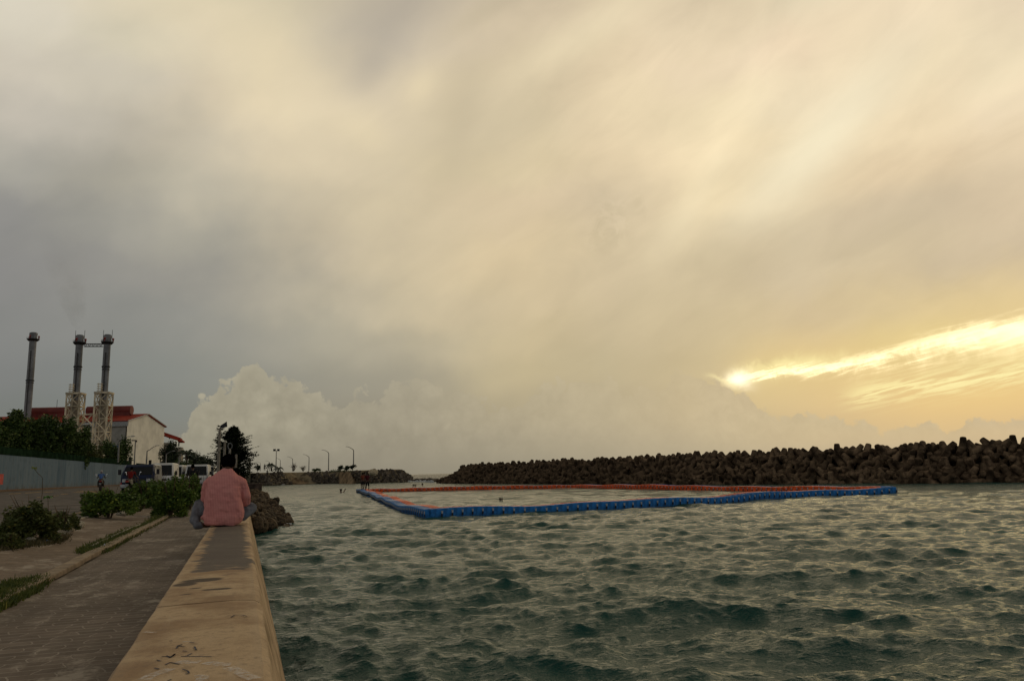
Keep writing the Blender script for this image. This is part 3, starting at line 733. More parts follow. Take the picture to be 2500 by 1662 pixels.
for i in range(60):
    h = gg.random()**.7*2.1; mb.ball((p.x+gg.gauss(0, .25+.25*h)+.2, p.y+gg.gauss(0, .3), h), gg.uniform(.06, .17)*(1.3-h*.3), 6)
tag(mb.build('water_splash', Mfoam), 'white burst of spray at the foot of the far jetty', 'splash', kind='stuff')

# ------------------------------------------------------------ floating pontoon
Mblue = mat('blue plastic float', (.015, .17, .46), .5, .22, 3, spec=.3); Mor = mat('orange plastic float', (.80, .11, .02), .5, .2, 3, spec=.3)
Mlug = mat('white lug', (.42, .42, .40), .5, .2, 8); Mslot = mat('dark wet plastic', (.01, .012, .015), .4)
def block_mb(col=0):
    mb = MB(); h = .40
    for z, e in ():
        pass
    prof = [(-.243, -.20), (-.243, .17), (-.22, .20), (.22, .20), (.243, .17), (.243, -.20)]
    rings = []
    ys = [-.246, -.232, .232, .246]
    for yy, k in zip(ys, (.93, 1, 1, .93)): rings.append([(a*k, yy, b*(k if b > 0 else 1)) for a, b in prof])
    mb.loft(rings, col)
    for q in (-.15, -.05, .05, .15):           # raised ribs on the sides
        mb.box((q, -.249, -.03), (.035, .012, .30), mi=col); mb.box((q, .249, -.03), (.035, .012, .30), mi=col)
    mb.box((0, 0, .203), (.40, .40, .008), mi=col)
    return mb
def conn_mb(mi=0, mj=1):
    mb = MB()
    mb.box((.25, -.262, .10), (.085, .03, .035), mi=mi); mb.box((.25, -.268, .045), (.06, .03, .09), mi=mi, taper=1.2); mb.box((.25, -.262, -.06), (.07, .024, .12), mi=mj)
    return mb
BM = as_mesh(block_mb(), 'float_block', Mblue, False); 
cm = conn_mb(); CM = bpy.data.meshes.new('connector'); CM.from_pydata(cm.v, [], cm.f); CM.materials.append(Mlug); CM.materials.append(Mslot); CM.polygons.foreach_set('material_index', cm.m)
near_run = [(1040, 1264), (1228, 1253), (1355, 1248.8), (1472, 1243.6), (1635, 1234.5), (1791, 1224.5), (1936, 1213), (2077, 1207.5), (2195, 1203.5)]
left_run = [(1040, 1264), (1005, 1256), (963, 1243.5), (927, 1226.5), (899, 1211), (869, 1200.5)]
far_run = [(869, 1200.5), (1416, 1189.5)]
right_run = [(1416, 1189.5), (2180, 1202.5)]
pont = empty('floating_pontoon', G(1040, 1264, 0), 'rectangular floating pontoon of blue and orange plastic blocks enclosing a swimming area', 'pontoon')
org = pont.location.copy()
blk, con = block_mb(), conn_mb(2, 3)
for q in blk.m: pass
allb = []
cenP = G(1400, 1215, 0)
for ri, run in enumerate((near_run, left_run, far_run, right_run)):
    P = [G(a, b, .02) for a, b in run]; P = [Vector((p.x, p.y, 0)) for p in P]
    for _ in range(3):
        Q = [P[0]]
        for a_, b_ in zip(P[:-1], P[1:]): Q += [a_.lerp(b_, .25), a_.lerp(b_, .75)]
        P = Q+[P[-1]]
    W_ = walk(P, .5)
    for k, (p, d) in enumerate(W_):
        n = Vector((-d.y, d.x, 0)); n = n if n.dot(cenP-p) > 0 else -n
        z = .155+.04*sin(p.x*.55+p.y*.31)+.03*sin(p.x*1.3-p.y*.9)
        for row in (0, 1):
            if row and (k < 1 or k > len(W_)-2): continue
            q = p+n*(.25+.5*row)+Vector((0, 0, z)); allb.append((ri, row, q, d, n))
cand = sorted([i for i, b in enumerate(allb) if b[1] == 0 and b[0] in (0, 1)], key=lambda i: allb[i][2].length)[:100]
cs = set(cand); rb = MB()
for i, (ri, row, q, d, n) in enumerate(allb):
    # local -Y faces outward
    yax = n; xax = Vector((n.y, -n.x, 0)); R3 = Matrix((xax, yax, Vector((0, 0, 1)))).transposed().to_4x4()
    if row == 1: R3 = Matrix((-xax, -yax, Vector((0, 0, 1)))).transposed().to_4x4()
    tilt = Matrix.Rotation(random.uniform(-.02, .02), 4, 'Y')
    M_ = Matrix.Translation(q-org) @ R3 @ tilt
    if i in cs:
        o = bpy.data.objects.new('float_block', BM); COL.objects.link(o); o.parent = pont; o.matrix_local = M_
        c = bpy.data.objects.new('connector', CM); COL.objects.link(c); c.parent = o
    else:
        s_ = 1 if row else 0
        rb.add([M_ @ Vector(v) for v in blk.v], blk.f, s_); k0 = len(rb.m)
        rb.add([M_ @ Vector(v) for v in con.v], con.f); rb.m[k0:] = con.m
o = rb.build('float_block_rows', [Mblue, Mor, Mlug, Mslot], pont); o['kind'] = 'stuff'; o['label'] = 'remaining blue outer and orange inner rows of blocks'

# ------------------------------------------------------------ foliage
def fol_mat(name, dark, light, vs=1.2):
    m = bpy.data.materials.new(name); m.use_nodes = True; nt = m.node_tree; b = nt.nodes['Principled BSDF']
    oc = nt.nodes.new('ShaderNodeTexCoord').outputs['Object']
    n1 = X(nt, noise(nt, oc, vs, 3, .6)); gi = nt.nodes.new('ShaderNodeNewGeometry'); rn = X(nt, gi.outputs['Random Per Island'])
    c = mixc(nt, (n1.step(.35, .65)*.6+rn*.4), tuple(dark)+(1,), tuple(light)+(1,))
    c = mixc(nt, rn.step(.93, .97)*.6, c, tuple(light[i]*(2.0, 1.5, .9)[i] for i in range(3))+(1,))
    nt.links.new(c, b.inputs['Base Color']); b.inputs['Roughness'].default_value = .6; b.inputs['Specular IOR Level'].default_value = .25
    return m
Mbush = fol_mat('bush leaves', (.042, .085, .012), (.135, .19, .028), 3)
Mbush2 = fol_mat('weedy bush leaves', (.045, .065, .015), (.125, .13, .03), 3)
Mtree = fol_mat('tree leaves', (.030, .056, .012), (.085, .125, .026), .35)
Mcas = fol_mat('needles', (.014, .024, .010), (.036, .052, .020), .6)
Mbark = mat('bark', (.10, .075, .05), .9, .3, 4, .5, 20)
Mtwig = mat('dry twig', (.12, .08, .045), .9, .3, 8)
def bush(px, py, wpx, hpx, label, m, seed, size=.07, n=3600, twigs=True, name='bush', lobes=5, ymul=.9):
    b = Gr(px, py); dep = (RM.T @ (np.array(b)-CP))[2]*-1; s = dep/F; w, h = wpx*s*1.1, hpx*s*1.06; g = random.Random(seed)
    r = empty(name, b, label, 'bush')
    mb = MB()
    for i in range(lobes):
        fx = (i/(lobes-1)-.5) if lobes > 1 else 0
        hh = h*g.uniform(.72, 1.0)*(1-.5*abs(fx)); cx = fx*w*.62
        mb.leaves((cx, g.uniform(-.15, .15)*w, hh*.52), (w*.27, w*.30*ymul, hh*.50), int(n*1.5)//lobes, size, g, 14, shell=.2, asp=.55)
    mb.build('foliage', m, r)
    tb = MB()
    for i in range(16):
        a = g.uniform(0, 6.28); e = Vector((cos(a)*w*.36*g.uniform(.4, 1), sin(a)*w*.28, h*g.uniform(.55, 1.0))); mid = e*.5+Vector((0, 0, h*.1))
        tb.tube([(cos(a)*.03, sin(a)*.03, 0), mid, e], [.012, .008, .003], 5)
    tb.build('stem', Mtwig, r)
    return r
bush(72, 1322, 130, 112, 'dark weedy bush nearest the camera at the left edge of the paving', Mbush2, 1, .055, 7500, lobes=6)
bush(152, 1303, 62, 66, 'smaller weedy bush with reddish stems to the right of the nearest one', Mbush2, 2, .05, 3000, lobes=3)
bush(15, 1340, 60, 40, 'low scrubby weeds at the far left in front of the nearest bush', Mbush2, 14, .04, 1600, lobes=3)
bush(268, 1264, 122, 92, 'round bright green bush between road and paving behind the motorcyclist', Mbush, 3, .075, 7000, lobes=6)
bush(352, 1240, 84, 78, 'green bush in front of the dark blue van', Mbush, 4, .08, 4500, lobes=4)
bush(415, 1262, 92, 108, 'tall green bush at the bend of the kerb', Mbush, 5, .08, 7500, lobes=5)
bush(386, 1240, 60, 84, 'upright green bush between the van bush and the kerb bush', Mbush, 15, .08, 3500, lobes=3)
bush(463, 1243, 70, 92, 'green bush just left of the seated man', Mbush, 6, .08, 4500, lobes=4)
bush(338, 1248, 26, 30, 'small tuft of weeds beside broken kerb stones', Mbush2, 7, .05, 700, lobes=1)
bush(495, 1222, 46, 66, 'green bush half hidden behind the seated man', Mbush, 8, .09, 2500, lobes=2)
# seedling and stalk
def seedling(px, py, tip, label, m, col):
    b = Gr(px, py); dep = -(RM.T @ (np.array(b)-CP))[2]; r = empty('seedling', b, label, 'plant')
    pts = [D(a, c, dep)-b for a, c in tip]; mb = MB(); mb.tube([(0, 0, 0)]+pts, [.010]+[.006]*len(pts), 6); mb.build('stem', Mtwig, r)
    g = random.Random(int(px)); mb = MB(); e = pts[-1]
    for k in range(9):
        a = k*2*pi/9+g.uniform(-.2, .2); L = col*g.uniform(.8, 1.2)
        d = Vector((cos(a), sin(a)*.7, g.uniform(-.1, .6))); mid = e+d*L*.55+Vector((0, 0, .03)); q = Vector((-d.y, d.x, 0)).normalized()*L*.28
        mb.add([e, mid+q, e+d*L-Vector((0, 0, .04)), mid-q], [(0, 1, 2, 3)])
    mb.build('leaf', m, r)
seedling(104, 1262, [(101, 1216), (104, 1200), (104, 1166), (90, 1152), (84, 1144)], 'thin tall stalk with a tuft of yellow-green leaves at its tip', fol_mat('lime leaves', (.11, .14, .02), (.20, .22, .04)), .085)
seedling(119, 1268, [(118, 1240), (117, 1216)], 'short green palm-like seedling above the nearest bush', fol_mat('seedling leaves', (.05, .13, .02), (.10, .2, .03)), .13)
# grass
def grass(name, poly, n, h, label, col=None):
    g = random.Random(len(name)+n); mb = MB(); xs = [p[0] for p in poly]; ys = [p[1] for p in poly]; k = 0
    while k < n:
        x, y = g.uniform(min(xs), max(xs)), g.uniform(min(ys), max(ys))
        if not inpoly(x, y, poly): continue
        b = Gr(x+g.gauss(0, 5), y+g.gauss(0, 3)); a = g.uniform(0, 6.28); L = h*g.uniform(.4, 1.3); w = .006*g.uniform(.7, 1.6); l = Vector((g.gauss(0, .35), g.gauss(0, .35), 1))*L
        q = Vector((cos(a), sin(a), 0))*w
        mb.add([b-q, b+q, b+l*.6+q*.6, b+l, b+l*.6-q*.6], [(0, 1, 2, 3, 4)]); k += 1
    tag(mb.build(name, col or Mgrass), label, 'grass', kind='stuff')
Mgrass = fol_mat('grass blades', (.045, .07, .012), (.13, .145, .025), 5)
grass('grass', [(-60, 1500), (-30, 1440), (30, 1424), (128, 1412), (90, 1445), (0, 1490)], 5000, .06, 'short green grass tufts spilling over the kerb in the lower left')
grass('grass', [(186, 1347), (228, 1331), (300, 1298), (352, 1281), (420, 1250), (400, 1268), (330, 1306), (262, 1345), (210, 1352)], 8000, .05, 'strip of short grass beside the kerb in the middle')
grass('grass', [(0, 1334), (60, 1322), (170, 1308), (150, 1322), (60, 1334), (0, 1342)], 3500, .06, 'dry grass at the foot of the nearest bush', fol_mat('dry grass', (.06, .055, .02), (.13, .10, .04)))
grass('grass', [(355, 1281), (440, 1247), (480, 1232), (470, 1228), (380, 1262)], 3000, .07, 'grass under the kerb bush')
# broken kerb stones and litter
def lumps(px, py, r, label, name='stone', m=None, sc=(1.4, 1, .7), cat='stone', sd=1):
    b = Gr(px, py); o = inst(name, rock_mesh(sd, 12, m or Mpale), (b.x, b.y, b.z+r*sc[2]*.5), (0, 0, .3*sd), (r*sc[0], r*sc[1], r*sc[2]), label, cat); return o
lumps(146, 1303, .11, 'long pale broken kerb stone beside the smaller weedy bush', sd=3, sc=(1.9, 1.2, .8)); lumps(165, 1297, .10, 'pale broken kerb stone in the middle of the three by the bush', sd=4, sc=(1.9, 1.2, .8))
lumps(190, 1287, .11, 'squarish pale kerb stone at the road end of the row', sd=5, sc=(1.5, 1.1, .9)); lumps(74, 1324, .085, 'pale lump of concrete under the nearest bush', sd=6)
lumps(296, 1258, .13, 'pale stone under the right side of the round bush', sd=7); lumps(312, 1251, .14, 'pinkish stone beside the small weed tuft', sd=8, m=mat('pinkish stone', (.34, .22, .15), .9))
def litter(px, py, w, m, label):
    b = Gr(px, py); g = random.Random(int(px)); mb = MB(); n = 7
    V = [(w*(i/n-.5)+g.uniform(-.01, .01), w*.6*(j/n-.5)+g.uniform(-.01, .01), .012+g.uniform(0, .05)*sin(pi*i/n)*sin(pi*j/n)+g.uniform(0, .012)) for j in range(n+1) for i in range(n+1)]
    mb.add(V, [(j*(n+1)+i, j*(n+1)+i+1, (j+1)*(n+1)+i+1, (j+1)*(n+1)+i) for j in range(n) for i in range(n)])
    o = mb.build('litter', m, loc=b); tag(o, label, 'litter'); s = o.modifiers.new('s', 'SOLIDIFY'); s.thickness = .002
litter(257, 1337, .16, mat('white plastic bag', (.65, .66, .68), .4), 'crumpled white plastic bag in the grass by the kerb')
litter(108, 1325, .14, mat('bluish wrapper', (.16, .2, .25), .4), 'crumpled bluish wrapper near the nearest bush')
# pale stone edging beside the grass strip
mb = MB(); g = random.Random(8); E1 = [(222, 1337), (245, 1326), (270, 1314), (300, 1300), (322, 1290), (345, 1282)]
for (a, b), (c, d) in zip(E1[:-1], E1[1:]):
    p, q = Gr(a, b), Gr(c, d); v = q-p; mb.box(((p+q)/2+Vector((0, 0, .012))), (v.length*.96, .05, .045), math.atan2(v.y, v.x), bev=0)
tag(mb.build('stone_edging', Mpale, bevel=.008), kind='structure')

# ------------------------------------------------------------ roadside boundary wall
def bwall_mat():
    m = bpy.data.materials.new('painted hoarding'); m.use_nodes = True; nt = m.node_tree; b = nt.nodes['Principled BSDF']
    oc = nt.nodes.new('ShaderNodeTexCoord').outputs['Object']; x, y, z = sep(nt, oc)
    pan = (y/4.2)._op('FLOOR'); pr = X(nt, noise(nt, comb(nt, pan*7.31, 0.0, 0.0), 3.7, 0)); st = X(nt, noise(nt, comb(nt, 0.0, y*2.2, z*.25), 1.0, 6, .65)); n2 = X(nt, noise(nt, oc, 1.1, 5, .6))
    c = mixc(nt, pr.step(.35, .65), (.085, .13, .17, 1), (.15, .205, .245, 1))
    c = mixc(nt, st.step(.40, .68)*.55, c, (.20, .23, .25, 1)); c = mixc(nt, n2.step(.5, .75)*.4, c, (.07, .085, .10, 1))
    c = mixc(nt, z.step(2.0, 1.2)*n2.step(.35, .6)*.5, c, (.12, .105, .08, 1))
    nt.links.new(c, b.inputs['Base Color']); b.inputs['Roughness'].default_value = .95; b.inputs['Specular IOR Level'].default_value = .05
    return m
Mbw = bwall_mat(); Mgreen = mat('dark green trim', (.014, .030, .016), 1., .2, 1, spec=0)
def bwall(p0, p1, h, label):
    r = empty('boundary_wall', (0, 0, 0), label, 'wall'); v = p1-p0; rz = math.atan2(v.y, v.x)-pi/2; c = (p0+p1)/2
    mb = MB(); mb.box((c.x, c.y, (h+.8)/2-.0), (.22, v.length, h-.8), rz); mb.build('panel', Mbw, r)
    mb = MB(); mb.box((c.x, c.y, h+.375), (.30, v.length+.1, .75), rz); mb.build('green_band', Mgreen, r)
    mb = MB(); mb.box((c.x+.35, c.y, 1.25), (.5, v.length, .18), rz); mb.build('base_kerb', mat('ruddy kerb', (.17, .10, .06), .9), r)
    return r
wa, wb = Vector((-27.5, 40, 0)), at(311, 141, 1.3); wb.z = 0
A_ = at(0, 76, 1.3); A_.z = 0; dirw = (wb-A_).normalized(); wa = A_-dirw*30
bwall(wa, wb, 4.72, 'long grey streaked boundary wall with dark green top band on the far side of the road')
c0 = wb+dirw*9; c1 = wb+dirw*75; bwall(c0, c1, 4.5, 'far section of grey wall with green band beyond the gateway behind the vans')
nrm = Vector((dirw.y, -dirw.x, 0)); p = at(4, 76.6, 2.6)
mb = MB(); mb.box((0, 0, 0), (.05, 1.3, 1.0)); o = mb.build('sign', mat('red sign board', (.45, .03, .02), .6, .1, 2), loc=at(2, 74.8, 1.84+(1182-1168)/F*75-.05)); o.rotation_euler = (0, 0, math.atan2(dirw.y, dirw.x)-pi/2)
tag(o, 'red square board fixed to the boundary wall at the left edge', 'sign')
# gate posts / mound at the gap
for px, h in ((314.5, 1119), (363.7, 1127)):
    b = at(px, 146 if px < 330 else 172, 1.2); mb = MB(); hh = 1.84+(1175-h)/F*(146 if px < 330 else 172)-1.2
    mb.box((0, 0, hh/2), (.55, .4, hh)); mb.box((0, 0, hh+.1), (.7, .55, .2), taper=.6); o = mb.build('gate_post', mat('dark post', (.03, .028, .022)), loc=b)
    tag(o, 'dark post in the wall gap left of the tall building' if px < 330 else 'dark post on the far wall section above the white truck', 'post')

# ------------------------------------------------------------ trees
def tree(px, dep, topy, wpx, label, m=None, seed=1, n=11000, size=.36, name='tree', z0=1.2, cut=.25, lob=5, cat='tree'):
    b = at(px, dep, z0); g = random.Random(seed); H = 1.84+(1165+ROLL*(1020-px)*.6-topy)/F*dep-z0+.2; w = wpx*dep/F
    r = empty(name, b, label, cat); mb = MB()
    mb.tube([(0, 0, 0), (g.uniform(-.2, .2), 0, H*.3), (g.uniform(-.3, .3), 0, H*.6)], [.025*H+.05, .02*H+.03, .01*H], 8)
    for i in range(7):
        a = i*.9+g.uniform(0, .4); mb.tube([(0, 0, H*.3), (cos(a)*w*.16, sin(a)*w*.16, H*.5), (cos(a)*w*.33, sin(a)*w*.3, H*g.uniform(.6, .85))], [.016*H, .01*H, .004*H], 6)
    mb.build('trunk', Mbark, r); mb = MB()
    for i in range(lob):
        a = 2*pi*i/lob+g.uniform(-.3, .3); q = g.uniform(.15, .26)*w
        hz = H*g.uniform(.55, .70); mb.leaves((cos(a)*q, sin(a)*q, hz), (w*.28, w*.28, min(H-hz, H*.36)), n//lob, size, g, 16, shell=.3, asp=.6)
    mb.leaves((0, 0, H*.62), (w*.3, w*.3, H*.38), n//3, size, g, 16, shell=.3, asp=.6)
    mb.build('crown', m or Mtree, r); return r
tree(22, 96, 1006, 92, 'broad leafy tree behind the wall at the left edge with sprigs above its top', seed=1)
tree(-40, 90, 1020, 110, 'leafy tree behind the wall cut by the left edge', seed=9)
tree(75, 104, 1017, 90, 'dense dark tree behind the wall below the lone chimney', seed=2)
tree(128, 100, 1022, 92, 'dense green tree behind the wall left of the first lattice tower', seed=3)
tree(172, 108, 1040, 84, 'green tree behind the wall in front of the first lattice tower', seed=4)
tree(215, 125, 1088, 70, 'low yellow-green tree behind the wall between the lattice towers', m=fol_mat('yellowish leaves', (.04, .05, .01), (.10, .105, .022), .4), seed=5, n=3500)
tree(262, 132, 1080, 64, 'dark tree behind the wall below the second lattice tower', seed=6, n=4000)
tree(296, 138, 1072, 40, 'slim dark tree beside the pale building corner', seed=7, n=2200)
tree(413, 185, 1078, 52, 'dark tree below the small red-roofed building', m=Mcas, seed=10, n=3500, size=.4)
tree(478, 165, 1108, 64, 'low feathery dark tree between the palm and the big conifer', m=Mcas, seed=12, n=3000, size=.35)
tree(500, 150, 1120, 50, 'low dark tree left of the big conifer', m=Mcas, seed=13, n=2500, size=.35)
tree(441, 150, 1128, 66, 'low green tree behind the white vans', seed=14, n=2600, size=.3)
for sx_, sy_ in ((8, 1003), (37, 1000)):
    pass
def palm(px, dep, topy, wpx, label, seed, z0=1.2, fr=14, name='palm_tree', lean=0, base_y=None, droop=.5, m=None):
    b = at(px, dep, z0) if base_y is None else D(px, base_y, dep); g = random.Random(seed)
    top = D(px+lean, topy, dep); H = top.z-b.z; w = wpx*dep/F; r = empty(name, b, label, 'palm')
    off = top-b; th = H*.72
    mb = MB(); mb.tube([(0, 0, 0), (off.x*.3, off.y*.3, th*.5), (off.x*.8, off.y*.8, th)], [w*.05+.04, w*.04+.03, w*.03+.02], 8); mb.build('trunk', Mbark, r)
    mb = MB(); c = Vector((off.x*.8, off.y*.8, th))
    for k in range(fr):
        a = 2*pi*k/fr+g.uniform(-.2, .2); L = w*.52*g.uniform(.85, 1.1); up = g.uniform(.35, 1.5); d = Vector((cos(a), sin(a), 0)); prev = None
        for t_ in range(9):
            s = t_/8; p = c+d*L*s*(1 if up < 1.1 else .65)+Vector((0, 0, (up*s-(up+droop)*.75*s*s)*L))
            if prev is not None:
                q = Vector((-d.y, d.x, 0)); ll = L*.22*sin(pi*min(1, s*.9+.1))+.02
                for sg in (-1, 1): mb.add([prev, p, p+q*sg*ll*.9-Vector((0, 0, ll*.6)), prev+q*sg*ll*.5+(p-prev)*.3-Vector((0, 0, ll*.55))], [(0, 1, 2, 3)])
            prev = p
    mb.build('crown', m or Mcas, r); return r
palm(455, 150, 1080, 56, 'bushy dark palm behind the white vans', 3, fr=18)
palm(463, 158, 1092, 44, 'lower dark palm to the right of the bushy one', 5, fr=16)
# big conifer
def conifer():
    dep = 82; b = at(566, dep, 1.2); g = random.Random(4); r = empty('conifer_tree', b, 'big dark spiky conifer with drooping boughs behind the seated man', 'tree')
    H = D(566, 1031, dep).z-1.2; s = dep/F
    mb = MB(); mb.tube([(0, 0, 0), (.1, 0, H*.5), (-.1, 0, H*.98)], [.16, .09, .02], 8); mb.build('trunk', Mbark, r)
    mb = MB(); wp = 55*s
    prof = [(.06, .62), (.15, .95), (.3, 1.0), (.42, .95), (.55, .82), (.68, .70), (.8, .52), (.9, .32), (1.0, .08)]
    for i in range(420):
        t_ = g.uniform(.03, 1)**1.15; R_ = np.interp(t_, [p[0] for p in prof], [p[1] for p in prof])*wp*g.uniform(.62, 1.12); a = g.uniform(0, 6.28); up = g.uniform(.15, .75)
        if i % 9 == 0: R_ *= 1.12
        c = Vector((0, 0, t_*H*.92)); n = 10; pr_ = c
        for k in range(1, n+1):
            q = k/n; p = c+Vector((cos(a)*R_*q, sin(a)*R_*q, R_*(up*q-.15*q*q)))
            for j in range(9):
                d = Vector((cos(a)+g.gauss(0, .7), sin(a)+g.gauss(0, .7), g.uniform(-.7, .4))).normalized(); L = (.62-.30*q)*g.uniform(.5, 1.1); e = frame(d)[0]*.085
                mb.add([p-e, p+e, p+d*L], [(0, 1, 2)])
            pr_ = p
    # side leader
    sp = D(534, 1040, dep)-b
    for i in range(40):
        t_ = g.random(); c = Vector((sp.x*.9, sp.y*.9, sp.z*(.62+.38*t_))); a = g.uniform(0, 6.28); R_ = .75*(1-t_*.75)
        for k in range(1, 7):
            q = k/6; p = c+Vector((cos(a)*R_*q, sin(a)*R_*q, R_*.5*q))
            for j in range(5):
                d = Vector((cos(a)+g.gauss(0, .6), sin(a)+g.gauss(0, .6), g.uniform(-.6, .4))).normalized(); e = frame(d)[0]*.05; mb.add([p-e, p+e, p+d*g.uniform(.15, .35)], [(0, 1, 2)])
    mb.build('crown', Mcas, r)
conifer()

# ------------------------------------------------------------ power station
Mcream = mat('cream cladding', (.82, .78, .66), .8, .06, .3, spec=.2); Mcream2 = mat('shaded cream cladding', (.34, .32, .27), .8, .1, .5, spec=.2)  # second cladding is the same cream with the side's shade put into its colour
Mred = mat('red metal roof', (.32, .045, .025), .8, .15, .4, spec=.05); Mchim = mat('grey flue steel', (.24, .24, .235), .7, .15, .25, .2, 3, spec=.15); Mlat = mat('cream painted steel', (.74, .62, .42), .7, .2, .5, spec=.3)
Mglass = mat('dark glass', (.014, .015, .015), .25, .1, 1, spec=.25); Mnavy = mat('navy machinery', (.01, .02, .06), .6); Mdark = mat('dark steel', (.025, .024, .024), .6); Mredl = mat('red warning lamp', (.30, .03, .02), .5)
KL = at(302.5, 200, 1.2); KR = at(395, 224, 1.2); gv = (KR-KL); gv.z = 0; GW = gv.length; gu = gv.normalized(); lv = Vector((-gu.y, gu.x, 0)); lv = lv if lv.x < 0 else -lv
ez = D(302.5, 1026, 200).z; rzt = D(350, 1010.5, 212).z
bl = empty('power_station', KL, 'big cream hall with red roof and round red roof monitor behind the trees', 'building')
LL = 52
def W3(u, l, z): return gu*u+lv*l+Vector((0, 0, z-1.2))
mb = MB(); mb.add([W3(0, 0, 0), W3(GW, 0, 0), W3(GW, 0, ez), W3(GW/2, 0, rzt), W3(0, 0, ez)], [(0, 1, 2, 3, 4)])
mb.add([W3(0, LL, 0), W3(GW, LL, 0), W3(GW, LL, ez), W3(GW/2, LL, rzt), W3(0, LL, ez)], [(4, 3, 2, 1, 0)]); mb.add([W3(GW, 0, 0), W3(GW, LL, 0), W3(GW, LL, ez), W3(GW, 0, ez)], [(0, 1, 2, 3)])
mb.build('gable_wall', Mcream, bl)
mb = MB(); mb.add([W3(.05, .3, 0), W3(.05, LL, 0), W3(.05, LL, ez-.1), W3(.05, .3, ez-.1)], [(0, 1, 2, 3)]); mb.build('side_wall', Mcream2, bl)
mb = MB(); 
for l in range(1, 13): mb.add([W3(-.1, l*4-.15, 0), W3(-.1, l*4+.15, 0), W3(-.1, l*4+.15, ez-1.4), W3(-.1, l*4-.15, ez-1.4)], [(0, 1, 2, 3)])
mb.build('downpipe', Mcream, bl)
mb = MB(); mb.add([W3(-.5, -.3, ez-1.3), W3(-.5, LL, ez-1.3), W3(-.5, LL, ez-.05), W3(-.5, -.3, ez-.05), W3(0, -.3, ez-1.3), W3(0, -.3, ez-.05)], [(0, 1, 2, 3), (0, 3, 5, 4)]); mb.build('gutter', mat('pale gutter', (.36, .36, .34)), bl)
mb = MB()
for side in (0, 1):
    e = -.6 if side == 0 else GW+.6; mb.add([W3(e, -.35, ez-.05), W3(e, LL, ez-.05), W3(GW/2, LL, rzt+.15), W3(GW/2, -.35, rzt+.15)], [(0, 1, 2, 3)])
roof = mb.build('roof', Mred, bl); so_ = roof.modifiers.new('s', 'SOLIDIFY'); so_.thickness = .2
mb = MB(); mb.tube([W3(-.6, -.42, ez+.03), W3(GW/2, -.42, rzt+.23)], .13, 6); mb.tube([W3(GW+.6, -.42, ez+.03), W3(GW/2, -.42, rzt+.23)], .13, 6); mb.build('verge_trim', mat('white trim', (.55, .53, .48)), bl)
def l_at(px, py):   # distance along the ridge seen in column px
    best = min((abs((lambda c: 1250+c[0]/-c[2]*F-px)(RM.T @ (np.array(KL+W3(GW/2, l, rzt+1))-CP))), l) for l in np.linspace(-2, 80, 600)); return best[1]
l1, l2, l3 = l_at(330, 1000), l_at(224, 1000), l_at(88, 1000)
for a, b_ in ((l1, l2), (l_at(200, 1000), l3)):
    mb = MB(); rm = 1.25
    mb.tube([W3(GW/2-2.2, a, rzt+1.2), W3(GW/2-2.2, b_, rzt+1.2)], rm, 20); mb.add([W3(GW/2-2.2-rm*.9, a, rzt-1), W3(GW/2-2.2-rm*.9, b_, rzt-1), W3(GW/2-2.2-rm*.9, b_, rzt+1.2), W3(GW/2-2.2-rm*.9, a, rzt+1.2)], [(0, 1, 2, 3)])
    mb.build('roof_monitor', mat('deep red monitor', (.17, .030, .020), .6, .1, .5), bl, smooth=False)
mb = MB(); mb.tube([W3(GW/2-1, l_at(142, 1000), rzt+2), W3(GW/2-1, l_at(142, 1000), rzt+4.6)], .06, 5); mb.build('aerial', Mdark, bl)

def chimney(tpx, tpy, bpx, dep, dpx, label, plat_y, ring_y, mast=True):
    base = at(bpx, dep, 1.2); top = D(tpx, tpy, dep); H = top.z-1.2; R_ = dpx*dep/F/2; s = dep/F
    zt = lambda py: H-(py-tpy)*s
    r = empty('chimney', base, label, 'chimney'); mb = MB()
    mb.tube([(0, 0, 0), (0, 0, zt(plat_y)), (0, 0, zt(plat_y)+.01), (0, 0, H-.6), (0, 0, H-.6), (0, 0, H)], [R_*.96, R_*.92, R_*.98, R_*.98, R_*1.06, R_*1.06], 24); mb.build('flue', Mchim, r, smooth=False)
    mb = MB(); mb.tube([(0, 0, H), (0, 0, H+.15)], [R_*.8, R_*.8], 20); mb.build('flue_lip', Mdark, r)
    mb = MB(); z = zt(plat_y); mb.tube([(0, 0, z-.45), (0, 0, z-.05), (0, 0, z+.1)], [R_*1.2, R_*1.62, R_*1.62], 20)
    for k in range(14):
        a = 2*pi*k/14; mb.tube([(cos(a)*R_*1.6, sin(a)*R_*1.6, z), (cos(a)*R_*1.6, sin(a)*R_*1.6, z+.55)], .04, 4)
    mb.build('platform', Mdark, r)
    for ry in ring_y:
        mb = MB(); z2 = zt(ry); mb.tube([(0, 0, z2-.14), (0, 0, z2+.14)], R_*1.1, 24); mb.tube([(0, 0, z2-.7), (0, 0, z2-.55)], R_*1.03, 24); mb.build('ring', Mdark, r)
    for a in (-.3, 2.4, 4.4):
        z = zt(plat_y); mb = MB(); mb.tube([(cos(a)*R_*1.6, sin(a)*R_*1.6, z+.1), (cos(a)*R_*1.6, sin(a)*R_*1.6, z+.5)], .1, 6); mb.ball((cos(a)*R_*1.6, sin(a)*R_*1.6, z+.7), .26, 8); mb.build('warning_light', Mredl, r)
    if mast:
        for sx_ in (-1, 1):
            mb = MB(); v = Vector((.95, -.3, 0))*sx_*R_*1.25; mb.tube([v+Vector((0, 0, zt(plat_y))), v+Vector((0, 0, H+13.5*s))], .05, 5); mb.build('lightning_rod', Mdark, r)
    mb = MB(); v = Vector((-.1, -1, 0))*(R_*1.02); mb.box((v.x, v.y, H*.45), (.25, .12, H*.86)); mb.build('ladder', mat('ladder steel', (.07, .067, .062)), r)
    return base, zt
